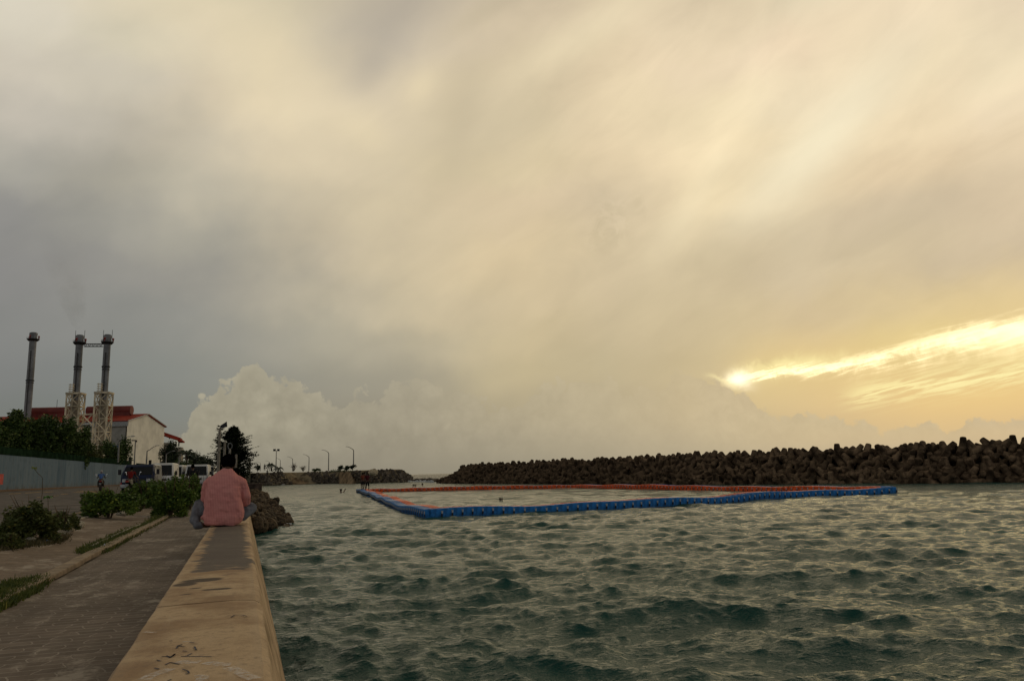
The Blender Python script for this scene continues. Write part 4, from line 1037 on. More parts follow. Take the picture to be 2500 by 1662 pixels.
chimney(83.5, 801, 53, 205, 17.5, 'lone tall grey chimney standing left of the other two', 817, [921], mast=False)
cb2, z2f = chimney(194.3, 808, 170.5, 172, 18.2, 'left one of the two tall grey chimneys in lattice towers', 826, [887])
cb3, z3f = chimney(262, 807, 240.5, 172, 17.6, 'right one of the two tall grey chimneys in lattice towers', 825, [887])
s205 = 172/F
def lattice(base, topz_px, wpx, label, lowpx):
    r = empty('lattice_tower', base, label, 'tower'); top = D(185, topz_px, 172).z-base.z; w = wpx*s205/2
    ang = .55; cor = [Vector((cos(ang+k*pi/2)*w, sin(ang+k*pi/2)*w, 0)) for k in range(4)]
    mb = MB()
    for c in cor: mb.box((c.x, c.y, top/2), (.28, .28, top), ang)
    mb.build('leg', Mlat, r)
    mb = MB(); nb = 7
    for k in range(4):
        a, b = cor[k], cor[(k+1) % 4]
        for i in range(nb):
            z0, z1 = top*i/nb, top*(i+1)/nb; Z = lambda z: Vector((0, 0, z))
            mb.tube([a+Z(z0), b+Z(z1)], .10, 5); mb.tube([b+Z(z0), a+Z(z1)], .10, 5); mb.tube([a+Z(z1), b+Z(z1)], .12, 5)
    mb.build('brace', Mlat, r)
    mb = MB()
    for k in range(4):
        a, b = cor[k]*1.04, cor[(k+1) % 4]*1.04; m_ = (a+b)/2; v = b-a; mb.box((m_.x, m_.y, top), (v.length+.2, .35, .4), math.atan2(v.y, v.x))
    mb.build('top_frame', Mlat, r)
    mb = MB(); c = cor[3]*.35+cor[2]*.65
    for q in (-.3, .3): mb.tube([c+Vector((q, -.2, 2)), c+Vector((q, -.2, top+2.1))], .06, 5)
    for i in range(int(top/.8)): mb.tube([c+Vector((-.3, -.2, 2+i*.8)), c+Vector((.3, -.2, 2+i*.8))], .04, 4)
    for i in range(4): mb.tube([c+Vector((cos(a)*.6, -.2+sin(a)*.6, top+.4+i*.5)) for a in np.linspace(0, 2*pi, 9)], .05, 4, cap=False)
    mb.build('ladder', Mlat, r)
    mb = MB(); mb.tube([(0, 0, 0), (0, 0, top-1.5)], w*.52, 18); mb.build('duct', mat('tan duct', (.36, .30, .21), .8, .2, .5), r)
    return r
lattice(cb2, 957, 43, 'cream steel lattice tower around the left chimney of the pair', 0)
lattice(cb3, 957, 43, 'cream steel lattice tower around the right chimney of the pair', 0)
# link bridge between chimney tops, and cross bracing between towers
mb = MB(); za, zb = z2f(829.5), z3f(829); A = cb2+Vector((1.0, -.3, za)); B = cb3+Vector((-.9, .3, zb))
for dz_ in (0, -.55):
    for dy_ in (-.35, .35): mb.tube([A+Vector((0, dy_, dz_)), B+Vector((0, dy_, dz_))], .07, 5)
for i in range(10):
    t_ = i/10; mb.tube([A.lerp(B, t_)+Vector((0, -.35, -.55 if i % 2 else 0)), A.lerp(B, t_+.1)+Vector((0, -.35, 0 if i % 2 else -.55))], .05, 4)
o = mb.build('catwalk', Mdark); tag(o, 'thin dark catwalk joining the tops of the two paired chimneys', 'catwalk')
mb = MB(); zt_ = D(200, 1010, 172).z; zm = D(200, 1037, 172).z; A = cb2+Vector((1.7, -1.2, 0)); B = cb3+Vector((-1.9, -1.0, 0))
for z in (zt_, zm, D(200, 1053, 172).z): mb.box(((A.x+B.x)/2, (A.y+B.y)/2, z), ((B-A).length, .25, .3), math.atan2((B-A).y, (B-A).x))
a, b_ = Vector((A.x, A.y, zt_)), Vector((B.x, B.y, zm)); mb.tube([a, b_], .13, 5); a, b_ = Vector((A.x, A.y, zm)), Vector((B.x, B.y, zt_)); mb.tube([a, b_], .13, 5)
o = mb.build('cross_bracing', Mlat); tag(o, 'cream cross bracing spanning between the two lattice towers', 'bracing')
# plant machinery between the towers
mh = empty('machinery_block', at(216, 178, 1.2), 'dark blue plant machinery with pale rails between the lattice towers', 'machinery')
mb = MB(); mb.box((0, 0, 5), (5.6, 3, 10)); mb.build('housing', Mnavy, mh)
mb = MB()
for i in range(5): mb.box((-2+i*1., -1.6, 8), (.5, .2, 3.2))
mb.build('louvre', mat('teal duct', (.02, .06, .09)), mh); mb = MB()
for z in (3.6, 4.3, 8.8, 10.1, 10.9): mb.box((0, -1.75, z), (6.2, .1, .12))
for i in range(8): mb.box((-3+i*.86, -1.75, 3.9), (.08, .08, 1.1))
mb.build('railing', Mlat, mh)
mh2 = empty('tank_house', at(270, 196, 1.2), 'low cream and blue annex at the foot of the right lattice tower', 'building')
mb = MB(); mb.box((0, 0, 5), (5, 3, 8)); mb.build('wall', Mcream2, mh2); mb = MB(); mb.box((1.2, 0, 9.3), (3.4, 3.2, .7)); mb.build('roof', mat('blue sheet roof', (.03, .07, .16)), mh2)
# second building
p = at(394, 262, 1.2); sb = empty('apartment_block', p, 'small cream building with red sloping roof right of the power station', 'building'); s_ = 262/F
mb = MB(); mb.box((3.0, 3, 5.8), (5.9, 8, 11.6)); mb.box((1, 3, 6.6), (2.2, 8.2, 13.2)); mb.build('wall', mat('cream plaster', (.33, .29, .22), .85), sb)
mb = MB(); zt1 = D(395, 1057, 262).z-1.2; zt2 = D(431, 1071, 262).z-1.2
mb.add([(-.6, -1.3, zt1-.5), (5.4, -1.3, zt2-.6), (5.4, -1.3, zt2+.5), (-.6, -1.3, zt1+.7), (-.6, 8, zt1-.5), (5.4, 8, zt2-.6), (5.4, 8, zt2+.5), (-.6, 8, zt1+.7)], [(0,1,2,3),(7,6,5,4),(3,2,6,7),(0,4,5,1),(1,5,6,2),(0,3,7,4)])
mb.box((5.4, 3, zt2-.6), (1.6, 9, .5)); mb.build('roof', Mred, sb)
for i in range(4):
    mb = MB(); mb.box((2.4+i*.85, -1.06, zt2-1.6), (.4, .1, 1.5)); mb.build('window', Mglass, sb)
# air handling clutter at the tall hall's foot
p = at(400, 225, 1.2); ah = empty('cooling_unit', p, 'pale cooling units stacked by the right corner of the power station', 'machinery'); mb = MB()
mb.box((.4, 0, 2.3), (1.8, 1, 4.6)); mb.build('casing', mat('grey casing', (.22, .22, .20)), ah); mb = MB()
for z in (1.4, 2.9, 4.0): mb.box((.4, -.55, z), (1.2, .1, .9))
mb.build('fan_grille', Mdark, ah)
# smoke
p = D(186, 792, 205); mb = MB()
pts = [D(193, 804, 205), D(188, 788, 205), D(184, 762, 206), D(176, 722, 207), D(168, 680, 208), D(160, 630, 209), D(150, 570, 210)]
mb.tube(pts, [.8, 1.6, 2.6, 3.6, 4.6, 5.6, 5.0], 12)
sm = mb.build('smoke', None or mat('tmp', (.1, .1, .1)), smooth=True); sm.data.materials.clear(); tag(sm, 'faint brown smoke rising from the left chimney of the pair', 'smoke', kind='stuff')
m = bpy.data.materials.new('chimney smoke'); m.use_nodes = True; nt = m.node_tree; nt.nodes.remove(nt.nodes['Principled BSDF'])
pv = nt.nodes.new('ShaderNodeVolumePrincipled'); pv.inputs['Color'].default_value = (.35, .31, .24, 1)
ocn = nt.nodes.new('ShaderNodeTexCoord').outputs['Object']; nn = X(nt, noise(nt, ocn, .22, 4, .6)); zz_ = sep(nt, ocn)[2]
nt.links.new((nn.step(.35, .7)*.035*zz_.step(66, 42)+.002).s, pv.inputs['Density']); nt.links.new(pv.outputs[0], nt.nodes['Material Output'].inputs['Volume']); sm.data.materials.append(m)

# ------------------------------------------------------------ street lamps
Mpole = mat('galvanised pole', (.20, .19, .165), .5, .15, 2, metal=.2, spec=.4); Mhead = mat('lamp head', (.42, .40, .35), .5)
def lamp(bpx, bpy_, tpx, tpy, apx, apy, dep, label, r=.07, group=None, double=False, z0=None):
    b = D(bpx, bpy_, dep) if z0 is None else at(bpx, dep, z0)
    t_ = D(tpx, tpy, dep); a = D(apx, apy, dep); R0 = empty('street_lamp', b, label, 'street lamp', group)
    bz = Vector((b.x, b.y, t_.z)); tl = Vector((0, 0, t_.z-b.z)); v = (a-bz); v.z = a.z-t_.z; side = Vector((v.x, v.y, 0))
    mb = MB(); H = tl.z
    mb.tube([(0, 0, 0), (0, 0, H*.6), (0, 0, H*.9)]+[Vector((0, 0, H*.9))+side*(.25*q*q)+Vector((0, 0, H*.1*q)) for q in (.4, .8, 1.)], [r*1.5, r*1.2, r, r, r*.8, r*.7], 8)
    mb.build('pole', Mpole, R0); mb = MB(); s0 = side*.25+Vector((0, 0, H)); e = side+Vector((0, 0, H+v.z)); mb.tube([s0, (s0+e)/2+Vector((0, 0, side.length*.06)), e], [r*.7, r*.6, r*.5], 6); mb.build('arm', Mpole, R0)
    u = side.normalized(); L = side.length*.38; mb = MB(); c = e-u*0; w = L*.16
    ring = lambda q, k: [c+u*q+Vector((-u.y, u.x, 0))*w*k+Vector((0, 0, 0)), c+u*q+Vector((0, 0, w*.8*k)), c+u*q-Vector((-u.y, u.x, 0))*w*k, c+u*q-Vector((0, 0, w*.4*k))]
    mb.loft([ring(-L*.3, .4), ring(0, 1), ring(L*.5, 1), ring(L*.75, .4)]); mb.build('lamp_head', Mhead, R0)
lamp(863, 1140, 863, 1095, 848, 1090, 206, 'street lamp nearest the jetty head, the tallest of the row', .11)
lamp(802, 1149, 801.5, 1102, 789, 1098, 236, 'street lamp on the jetty right of the low green mound', .11)
lamp(754, 1149, 753, 1113, 743, 1109, 300, 'street lamp on the jetty third from the head', .12)
lamp(714, 1150, 714, 1118, 704, 1114.5, 350, 'street lamp on the jetty beside the bare shrub', .12)
lamp(684, 1150, 684, 1121, 676, 1118.5, 400, 'faint street lamp just right of the floodlight mast', .12)
lamp(658, 1150, 658, 1127, 650, 1124.5, 470, 'faint street lamp left of the floodlight mast', .12)
lamp(635.5, 1150, 635.5, 1129, 628, 1127, 520, 'faint far street lamp left of the standing men', .12)
lamp(141, 1118, 152, 1058, 206, 1037, 104, 'tall curved street lamp rising in front of the wall-side trees', .09, z0=1.2)
lamp(288, 1128, 293, 1071, 321, 1065, 120, 'curved street lamp in front of the cream hall corner', .09)
lamp(357.5, 1132, 360, 1098, 383, 1087.5, 130, 'curved street lamp in the middle of the cream gable', .09)
lamp(404.5, 1142, 406, 1106, 423, 1100.5, 125, 'curved street lamp right of the cream gable', .08)
lamp(436, 1145, 437, 1112, 451, 1110, 140, 'curved street lamp before the bushy palm', .08)
p = at(325, 128, 1.2); tl = empty('twin_lamp', p, 'straight post with a flat double lamp head in front of the cream gable', 'street lamp'); Hh = D(326, 1074, 128).z-1.2
mb = MB(); mb.tube([(0, 0, 0), (0, 0, Hh)], [.12, .08], 8); mb.build('pole', Mpole, tl); mb = MB(); mb.box((-.25, 0, Hh), (.7, .3, .16)); mb.box((.15, 0, Hh-.12), (.16, .2, .3)); mb.build('lamp_head', Mdark, tl)
p = D(673.5, 1151, 190); fm = empty('floodlight_mast', p, 'tall thin mast with two floodlights on the jetty', 'mast'); Hh = D(673.5, 1099, 190).z-p.z
mb = MB(); mb.tube([(0, 0, 0), (0, 0, Hh)], [.14, .07], 8); mb.build('pole', Mpole, fm)
for sx_ in (-.45, .45):
    mb = MB(); mb.box((sx_, -.1, Hh+.1), (.6, .3, .5)); mb.build('floodlight', Mdark, fm)
for (px, ty, by, dep, head, lab) in ((531, 1043, 1146, 60, 1, 'tall pole with a square floodlight left of the big conifer'), (545, 1076, 1146, 62, 0, 'plain pole in front of the big conifer'), (558, 1094, 1130, 64, 2, 'pole with a ring shaped lamp just above the seated man'), (574, 1108, 1140, 66, 0, 'short thin pole right of the seated man head')):
    b = at(px, dep, 1.1); r = empty('lamp_post', b, lab, 'lamp post'); Hh = D(px, ty, dep).z-1.1
    mb = MB(); mb.tube([(0, 0, 0), (0, 0, Hh)], [.13, .085], 8); mb.build('pole', mat('pale pole', (.24, .21, .16), .7), r)
    if head == 1:
        mb = MB(); mb.add([(0, -.1, Hh-.05), (.55, -.2, Hh+.1), (.5, -.15, Hh+.5), (.05, .0, Hh+.2), (0, .15, Hh-.05), (.55, .1, Hh+.1), (.5, .1, Hh+.5), (.05, .2, Hh+.2)], [(0,1,2,3),(7,6,5,4),(0,4,5,1),(1,5,6,2),(2,6,7,3),(3,7,4,0)]); mb.build('floodlight', Mdark, r)
    if head == 2:
        mb = MB(); mb.tube([Vector((cos(a)*.17, 0, Hh+.2+sin(a)*.24)) for a in np.linspace(0, 2*pi, 17)], .035, 6); mb.build('ring_lamp', mat('grey lamp ring', (.25, .25, .24)), r)
# notice post on the jetty
p = D(608, 1152, 120); b = at(608, 120, 1.2); o_ = empty('monument_slab', b, 'upright leaning stone slab at the near end of the jetty', 'slab'); Hh = D(608, 1119, 120).z-1.2
mb = MB(); mb.box((0, 0, Hh/2), (.36, .5, Hh), taper=.92); mb.box((-.27, 0, Hh/2-.1), (.14, .4, Hh-.3)); mb.build('slab', mat('mossy stone', (.13, .115, .07)), o_)
# jetty plants
palm(676, 168, 1141, 34, 'x', 7, base_y=1152) if False else None
JD = 192
palm(679, JD, 1139, 34, 'small feathery palm right of the floodlight mast', 7, base_y=1151.5, droop=.9, fr=10)
palm(663, JD, 1128, 36, 'leaning windblown palm left of the floodlight mast', 8, base_y=1150, lean=-2, droop=1.2, fr=12)
for i, (px, by, ty, w, lab) in enumerate(((629, 1149, 1136, 13, 'small round dark shrub left of the standing man'), (831, 1149, 1137, 13, 'leftmost small shrub of the three by the tall jetty lamp'), (846, 1149, 1138, 15, 'middle small shrub of the three by the tall jetty lamp'), (861, 1149, 1133, 19, 'rightmost and biggest shrub of the three by the tall jetty lamp'), (771, 1150, 1144, 26, 'low green mound shrub on the jetty'))):
    b = D(px, by, JD); H = (by-ty)*JD/F; w_ = w*JD/F; g = random.Random(40+i); r = empty('shrub', b, lab, 'shrub'); mb = MB()
    mb.leaves((0, 0, H*.6), (w_*.5, w_*.5, H*.45), 420, .38, g, 7, shell=.2, asp=.4); mb.build('foliage', Mcas if i < 4 else Mtree, r); mb = MB(); mb.tube([(0, 0, -.2), (0, 0, H*.6)], .08, 5); mb.build('stem', Mbark, r)
mbm = MB(); g = random.Random(71)
for i in range(60):
    px = g.uniform(760, 985); b = D(px, 1149.7+(px-900)*.008, JD+2); mbm.leaves(b, (.7, .6, .25), 10, .35, g, 3)
tag(mbm.build('ground_cover', Mtree), 'low green ground cover along the jetty top', 'plants', kind='stuff')
def bare(px, by, ty, w, lab, seed):
    b = D(px, by, JD); H = (by-ty)*JD/F; g = random.Random(seed); r = empty('bare_shrub', b, lab, 'shrub'); mb = MB()
    for i in range(9):
        a = g.uniform(0, 6.28); e = Vector((cos(a)*w*JD/F*.5*g.random(), sin(a)*.4, H*g.uniform(.6, 1))); m_ = e*.5+Vector((g.gauss(0, .1), 0, 0)); mb.tube([(0, 0, 0), m_, e], [.07, .045, .02], 4)
        for k in range(4): mb.tube([m_, m_+Vector((g.gauss(0, .35), g.gauss(0, .3), g.uniform(.2, .7)))], [.03, .012], 4)
    mb.build('branch', Mtwig, r)
bare(717, 1150, 1126, 18, 'taller leafless shrub beside a jetty lamp', 1); bare(740, 1150, 1136, 9, 'shorter leafless shrub between two jetty lamps', 2)

# ------------------------------------------------------------ vehicles
Mtyre = mat('tyre', (.012, .012, .012), .8); Mrim = mat('rim', (.25, .25, .25), .4, metal=.5); Mchr = mat('bumper', (.38, .38, .37), .4)
def van(px, dep, label, col, wm=1.66, hm=1.85, L=4.2, rz=0, cab=False, name='van', slant=.55):
    b = at(px, dep, 1.17); r = empty(name, b, label, 'van' if not cab else 'truck', rz=rz)
    h = wm/2; m = mat(label[:18]+' paint', col, .35, .05, 1, spec=.25)
    prof = [(0, .28), (0, .88), (.10, .98), (slant, hm-.10), (slant+.16, hm), (L-.2, hm), (L, hm-.25), (L, .28)]
    mb = MB(); xs = [-h, -h+.10, h-.10, h]; ins = [.10, 0, 0, .10]
    rings = []
    for x, q in zip(xs, ins): rings.append([(x*(1-(.09 if z > 1.0 else 0)), y+q*(1 if y < L/2 else -1)*.6, z-(q*.6 if z > hm-.3 else 0)) for y, z in prof])
    mb.loft(rings); mb.build('body', m, r)
    mb = MB(); a0, a1 = .10, slant; q = h*.86
    yy = lambda z: a0+(a1-a0)*(z-.98)/(hm-.10-.98)
    z0, z1 = 1.03, hm-.16
    mb.add([(-q, yy(z0)-.02, z0), (q, yy(z0)-.02, z0), (q*.90, yy(z1)-.02, z1), (-q*.90, yy(z1)-.02, z1), (-q, yy(z0)+.01, z0), (q, yy(z0)+.01, z0), (q*.90, yy(z1)+.01, z1), (-q*.90, yy(z1)+.01, z1)], [(0,1,2,3),(0,4,5,1),(1,5,6,2),(2,6,7,3),(3,7,4,0)]); mb.build('windscreen', Mglass, r)
    for s in (-1, 1):
        mb = MB(); mb.box((s*(h*.925), 1.35, 1.32), (.03, 1.1, .46)); mb.box((s*(h*.925), 2.75, 1.32), (.03, 1.3, .46)); mb.build('side_window', Mglass, r)
        mb = MB(); mb.box((s*(h+.13), .42, 1.20), (.16, .10, .30)); mb.tube([(s*(h-.05), .3, 1.0), (s*(h+.10), .42, 1.1)], .02, 5); mb.build('wing_mirror', Mdark, r)
        mb = MB(); mb.box((s*(h-.26), -.012, .72), (.34, .04, .18)); mb.build('headlight', mat('headlamp glass', (.45, .45, .42), .2, spec=.7), r)
        mb = MB(); mb.box((s*(h-.04), .02, .55), (.08, .06, .12)); mb.build('indicator', Mredl, r)
        for y in (.75, L-.85):
            w_ = MB(); w_.tube([(s*(h-.20), y, .30), (s*(h-.0), y, .30)], .30, 18); wo_ = w_.build('wheel', Mtyre, r); w_ = MB(); w_.tube([(s*(h-.01), y, .30), (s*(h+.012), y, .30)], .18, 12); w_.build('rim', Mrim, wo_)
    mb = MB(); mb.box((0, -.05, .40), (wm*.98, .14, .20)); mb.build('bumper', Mchr, r, bevel=.03)
    mb = MB(); mb.box((0, -.012, .74), (wm*.45, .03, .14)); mb.build('grille', Mdark, r)
    for x in (-.3, .3):
        mb = MB(); mb.box((x*.9, slant*.72, 1.42), (.34, .02, .22)); 
    mb = MB(); mb.box((0, slant*.75-.03, hm-.33), (.20, .03, .07)); mb.build('rear_view_mirror', Mdark, r)
    return r
van(334, 45, 'dark blue van parked facing the camera behind the bushes', (.006, .014, .042), wm=1.78, hm=1.64, rz=-.02)
van(391, 57, 'white van with dark windscreen parked directly behind the blue van', (.62, .60, .54), wm=1.7, hm=1.95, rz=-.03)
van(421, 66, 'second white van tucked behind the first white one', (.60, .58, .52), wm=1.5, hm=1.95, rz=-.05, name='van')
van(478, 66, 'white van with roof marker lights parked left of the seated man', (.60, .58, .53), wm=1.9, hm=1.95, rz=-.03)
van(502, 88, 'farthest white van just left of the seated man shoulder', (.58, .56, .5), wm=1.7, hm=2.2, rz=-.03)

def moto(px, dep, label, rz=0, z=None):
    b = at(px, dep, zg(at(px, dep, 1.15).x)); r = empty('motorcycle', b, label, 'motorcycle', rz=rz)
    for y, n_ in ((-.62, 'rear'), (.62, 'front')):
        mb = MB(); mb.tube([Vector((0, y+cos(a)*.25, .29+sin(a)*.25)) for a in np.linspace(0, 2*pi, 17)], .055, 8, cap=False); w_ = mb.build('wheel', Mtyre, r)
        mb = MB(); mb.tube([(-.03, y, .29), (.03, y, .29)], .2, 12); mb.build('rim', Mrim, w_)
    mb = MB(); mb.loft([[(x*w, y, zc+z*h) for x, z in ((-1, -1), (1, -1), (1, 1), (-1, 1))] for y, w, zc, h in ((-.85, .06, .78, .05), (-.6, .13, .70, .10), (-.2, .15, .62, .16), (.15, .12, .45, .10), (.4, .12, .62, .22), (.55, .08, .85, .12))]); mb.build('body', mat('black fairing', (.015, .014, .016), .4), r, bevel=.02)
    mb = MB(); mb.box((0, -.35, .80), (.24, .62, .07)); mb.build('seat', Mdark, r, bevel=.02)
    mb = MB(); mb.tube([(-.34, .33, 1.02), (0, .48, .98), (.34, .33, 1.02)], .018, 6); mb.tube([(0, .48, .98), (0, .62, .3)], .03, 6); mb.build('handlebar', Mdark, r)
    for s in (-1, 1):
        mb = MB(); mb.tube([(s*.30, .36, 1.02), (s*.36, .40, 1.2)], .008, 5); mb.ball((s*.37, .40, 1.2), (.05, .02, .035), 8); mb.build('mirror', mat('mirror glass', (.7, .7, .7), .05, metal=1), r)
    mb = MB(); mb.box((0, -.88, .72), (.16, .04, .09)); mb.build('tail_light', Mredl, r)
    mb = MB(); mb.box((0, -.90, .52), (.16, .02, .14)); mb.build('number_plate', mat('plate', (.25, .25, .24)), r)
    return r, b

# ------------------------------------------------------------ people
Mskin = mat('brown skin', (.095, .050, .030), .6, .1, 8, spec=.3); Mhair = mat('black hair', (.004, .0035, .003), 1., .3, 60, .6, 120, spec=0)
def cloth(name, col, var=.12): return mat(name, col, .9, var, 9, .4, 25, spec=.1)
def skin(name, chains, m, parent, sub=1):
    vs, es, rd = [], [], []; key = {}
    for ch in chains:
        pr_ = None
        for (p, r_) in ch:
            k = tuple(round(c, 4) for c in p)
            if k not in key: key[k] = len(vs); vs.append(p); rd.append(r_)
            if pr_ is not None and pr_ != key[k]: es.append((pr_, key[k]))
            pr_ = key[k]
    me = bpy.data.meshes.new(name); me.from_pydata(vs, es, []); o = bpy.data.objects.new(name, me); COL.objects.link(o); o.parent = parent; me.materials.append(m)
    sm_ = o.modifiers.new('skin', 'SKIN'); sm_.use_smooth_shade = True
    for i, r_ in enumerate(rd):
        rr_ = r_ if isinstance(r_, tuple) else (r_, r_); me.skin_vertices[0].data[i].radius = rr_
    me.skin_vertices[0].data[0].use_root = True
    if sub: sb_ = o.modifiers.new('sub', 'SUBSURF'); sb_.levels = sub; sb_.render_levels = sub
    return o
def person(label, loc, rz, J, top, bottom, sc=1., long_=False, name='person', short=True, cap=None):
    "J: joints in metres relative to the feet; keys pel che nec hed shL elL haL shR elR haR hiL knL anL toL hiR knR anR toR"
    r = empty(name, loc, label, 'person', rz=rz); r.scale = (sc,)*3; V = lambda k: tuple(J[k])
    body = [[(V('pel'), .115), (V('che'), .12), (V('nec'), .05), (tuple(Vector(J['nec']).lerp(Vector(J['hed']), .5)), .055)]]
    for s in 'LR':
        body.append([(V('che'), .12), (V('sh'+s), .052), (V('el'+s), .038), (V('ha'+s), .027), (tuple(Vector(J['ha'+s])+(Vector(J['ha'+s])-Vector(J['el'+s])).normalized()*.09), .026)])
        body.append([(V('pel'), .115), (V('hi'+s), .085), (V('kn'+s), .055), (V('an'+s), .036), (V('to'+s), .032)])
    skin('body', body, Mskin, r)
    hd = Vector(J['hed']); mb = MB(); mb.ball(hd, (.075, .092, .115), 14); mb.ball(hd+Vector((0, .09, -.01)), (.014, .018, .022), 6)
    for s in (-1, 1): mb.ball(hd+Vector((s*.077, 0, -.01)), (.012, .02, .03), 6)
    mb.build('head', Mskin, r, smooth=True)
    mb = MB(); mb.ball(hd+Vector((0, -.018, .030)), (.084, .096, .102), 14); mb.build('hair' if not cap else 'helmet', cap or Mhair, r, smooth=True)
    if top:
        ch = [[(V('pel'), .135), (tuple(Vector(J['pel']).lerp(Vector(J['che']), .5)), .13), (V('che'), .145), (tuple(Vector(J['che']).lerp(Vector(J['nec']), .75)), .07)]]
        for s in 'LR': ch.append([(V('che'), .145), (V('sh'+s), .072), (tuple(Vector(J['sh'+s]).lerp(Vector(J['el'+s]), .75 if short else 1.0)), .058)]+([] if short else [(tuple(Vector(J['el'+s]).lerp(Vector(J['ha'+s]), .8)), .042)]))
        skin('shirt', ch, top, r)
    f = .75 if not long_ else 1.
    ch = [[(tuple(Vector(J['pel'])+Vector((0, 0, .04))), .125), (V('pel'), .128)]]
    for s in 'LR':
        c = [(V('pel'), .128), (V('hi'+s), .10), (V('kn'+s), .075)]
        if long_: c.append((V('an'+s), .055))
        ch.append(c)
    skin('trousers' if long_ else 'shorts', ch, bottom, r)
    return r
def stand(step=.0, arm=.12, lean=0., tw=0):
    return dict(pel=(0, 0, .92), che=(0, lean*.5, 1.30), nec=(0, lean, 1.48), hed=(0, lean+.02, 1.62), shL=(-.18, lean*.9, 1.42), elL=(-.24, lean+.02-arm*.3, 1.13), haL=(-.22, lean+arm, .88),
                shR=(.18, lean*.9, 1.42), elR=(.25, lean-.05+arm*.3, 1.13), haR=(.24, lean+.08-arm, .88), hiL=(-.09, 0, .86), knL=(-.10, .05+step*.5, .48), anL=(-.10, step, .09), toL=(-.12, step+.14, .04),
                hiR=(.09, 0, .86), knR=(.10, .05-step*.3, .48), anR=(.10, -step, .09), toR=(.12, -step+.14, .04))
def ride():
    return dict(pel=(0, -.25, .93), che=(0, -.12, 1.26), nec=(0, -.02, 1.44), hed=(0, .04, 1.57), shL=(-.19, -.05, 1.38), elL=(-.24, .06, 1.14), haL=(-.30, .32, 1.05), shR=(.19, -.05, 1.38), elR=(.24, .06, 1.14), haR=(.30, .32, 1.05),
                hiL=(-.10, -.22, .88), knL=(-.20, .18, .74), anL=(-.18, .0, .34), toL=(-.18, .14, .28), hiR=(.10, -.22, .88), knR=(.20, .18, .74), anR=(.18, .0, .34), toR=(.18, .14, .28))
r_, b_ = moto(245, 59, 'black scooter ridden along the road beside the grey wall', rz=.10)
person('rider in blue shirt and white helmet on the black scooter', b_, .10, ride(), cloth('blue shirt', (.08, .15, .33)), cloth('dark trousers', (.015, .014, .015)), long_=True, cap=mat('white helmet', (.45, .40, .36), .4), sc=.9)
r_, b_ = moto(318, 42, 'dark motorcycle mostly hidden by bushes in front of the blue van', rz=-.1)
person('rider in dark red shirt on a motorcycle in front of the blue van', b_, -.1, ride(), cloth('dark red shirt', (.16, .014, .012)), cloth('black trousers', (.012, .012, .013)), long_=True, sc=.88)
b_ = at(467, 33, .9); b_.z = .9
person('person in dark clothes walking past the bushes left of the seated man', Vector((b_.x, b_.y, .87)), .3, stand(.12), cloth('black tee', (.014, .014, .015)), cloth('dark jeans', (.02, .02, .024)), long_=True, sc=.93)
# figures on the far jetty
b_ = D(646, 1149.5, JD); person('man standing on the jetty top against the sky', b_, .5, stand(.03), cloth('dark shirt', (.03, .026, .024)), cloth('dark shorts', (.02, .02, .02)), sc=1.0)
b_ = D(652.5, 1163, JD-4); person('person climbing the jetty rocks below the standing man', b_, .2, stand(.1, lean=.12), cloth('dark shirt', (.03, .026, .024)), cloth('dark shorts', (.02, .02, .02)), sc=.95)
# figures on the pontoon corner
pc_ = G(884, 1197, .33)
person('person in rust red top and dark shorts at the far left pontoon corner', Vector((pc_.x+.05, pc_.y, .40)), .6, stand(.06), cloth('rust top', (.17, .045, .025)), cloth('dark shorts', (.02, .02, .02)), sc=1.0)
person('second person partly hidden behind the one in the rust red top', Vector((pc_.x+.35, pc_.y+.9, .40)), .9, stand(.10), cloth('dark brown top', (.06, .03, .022)), cloth('black shorts', (.012, .012, .013)), sc=1.04)
pc_ = G(896.5, 1200, .33)
person('boy in maroon shirt and black shorts walking on the pontoon corner', Vector((pc_.x, pc_.y, .40)), pi+.4, stand(.12, .2), cloth('maroon shirt', (.07, .009, .014)), cloth('black shorts', (.012, .012, .013)), sc=.98)
# seated person behind the man
b_ = G(581, 1195, 1.22)
sit = dict(pel=(0, 0, .12), che=(0, .05, .45), nec=(0, .10, .62), hed=(0, .15, .75), shL=(-.19, .07, .56), elL=(-.26, .12, .32), haL=(-.15, .32, .22), shR=(.19, .07, .56), elR=(.26, .12, .32), haR=(.15, .32, .22),
           hiL=(-.1, .05, .10), knL=(-.22, .42, .28), anL=(-.12, .62, .05), toL=(-.12, .75, .03), hiR=(.1, .05, .10), knR=(.22, .42, .28), anR=(.12, .62, .05), toR=(.12, .75, .03))
person('person in black sitting farther along the sea wall beyond the man', Vector((-.15, 20, 1.22)), 0, sit, cloth('black tee', (.014, .014, .015)), cloth('dark jeans', (.02, .02, .024)), long_=True, sc=1.0)
# swimmers
def swimmer(px, py, label, rz, arm=True, sc=1.15):
    p = G(px, py, .0); r = empty('person', (p.x, p.y, 0), label, 'person', rz=rz); r.scale = (sc,)*3
    ch = [[((0, 0, -.35), .12), ((0, .02, -.08), .13), ((0, .05, .06), .06), ((0, .05, .12), .055)], [((0, .02, -.08), .13), ((-.2, .03, -.04), .055), ((-.45, .15, -.12), .04)]]
    ch.append([((0, .02, -.08), .13), ((.2, .03, -.02), .055), ((.40, .10, .18), .042), ((.52, .16, .34), .03)] if arm else [((0, .02, -.08), .13), ((.2, .03, -.05), .055), ((.4, .15, -.14), .04)])
    skin('body', ch, Mskin, r); mb = MB(); mb.ball((0, .06, .20), (.08, .095, .115), 12); mb.ball((0, .15, .19), (.015, .02, .025), 6); mb.build('head', Mskin, r, smooth=True)
    mb = MB(); mb.ball((0, .045, .228), (.088, .1, .1), 12); mb.build('hair', Mhair, r, smooth=True)
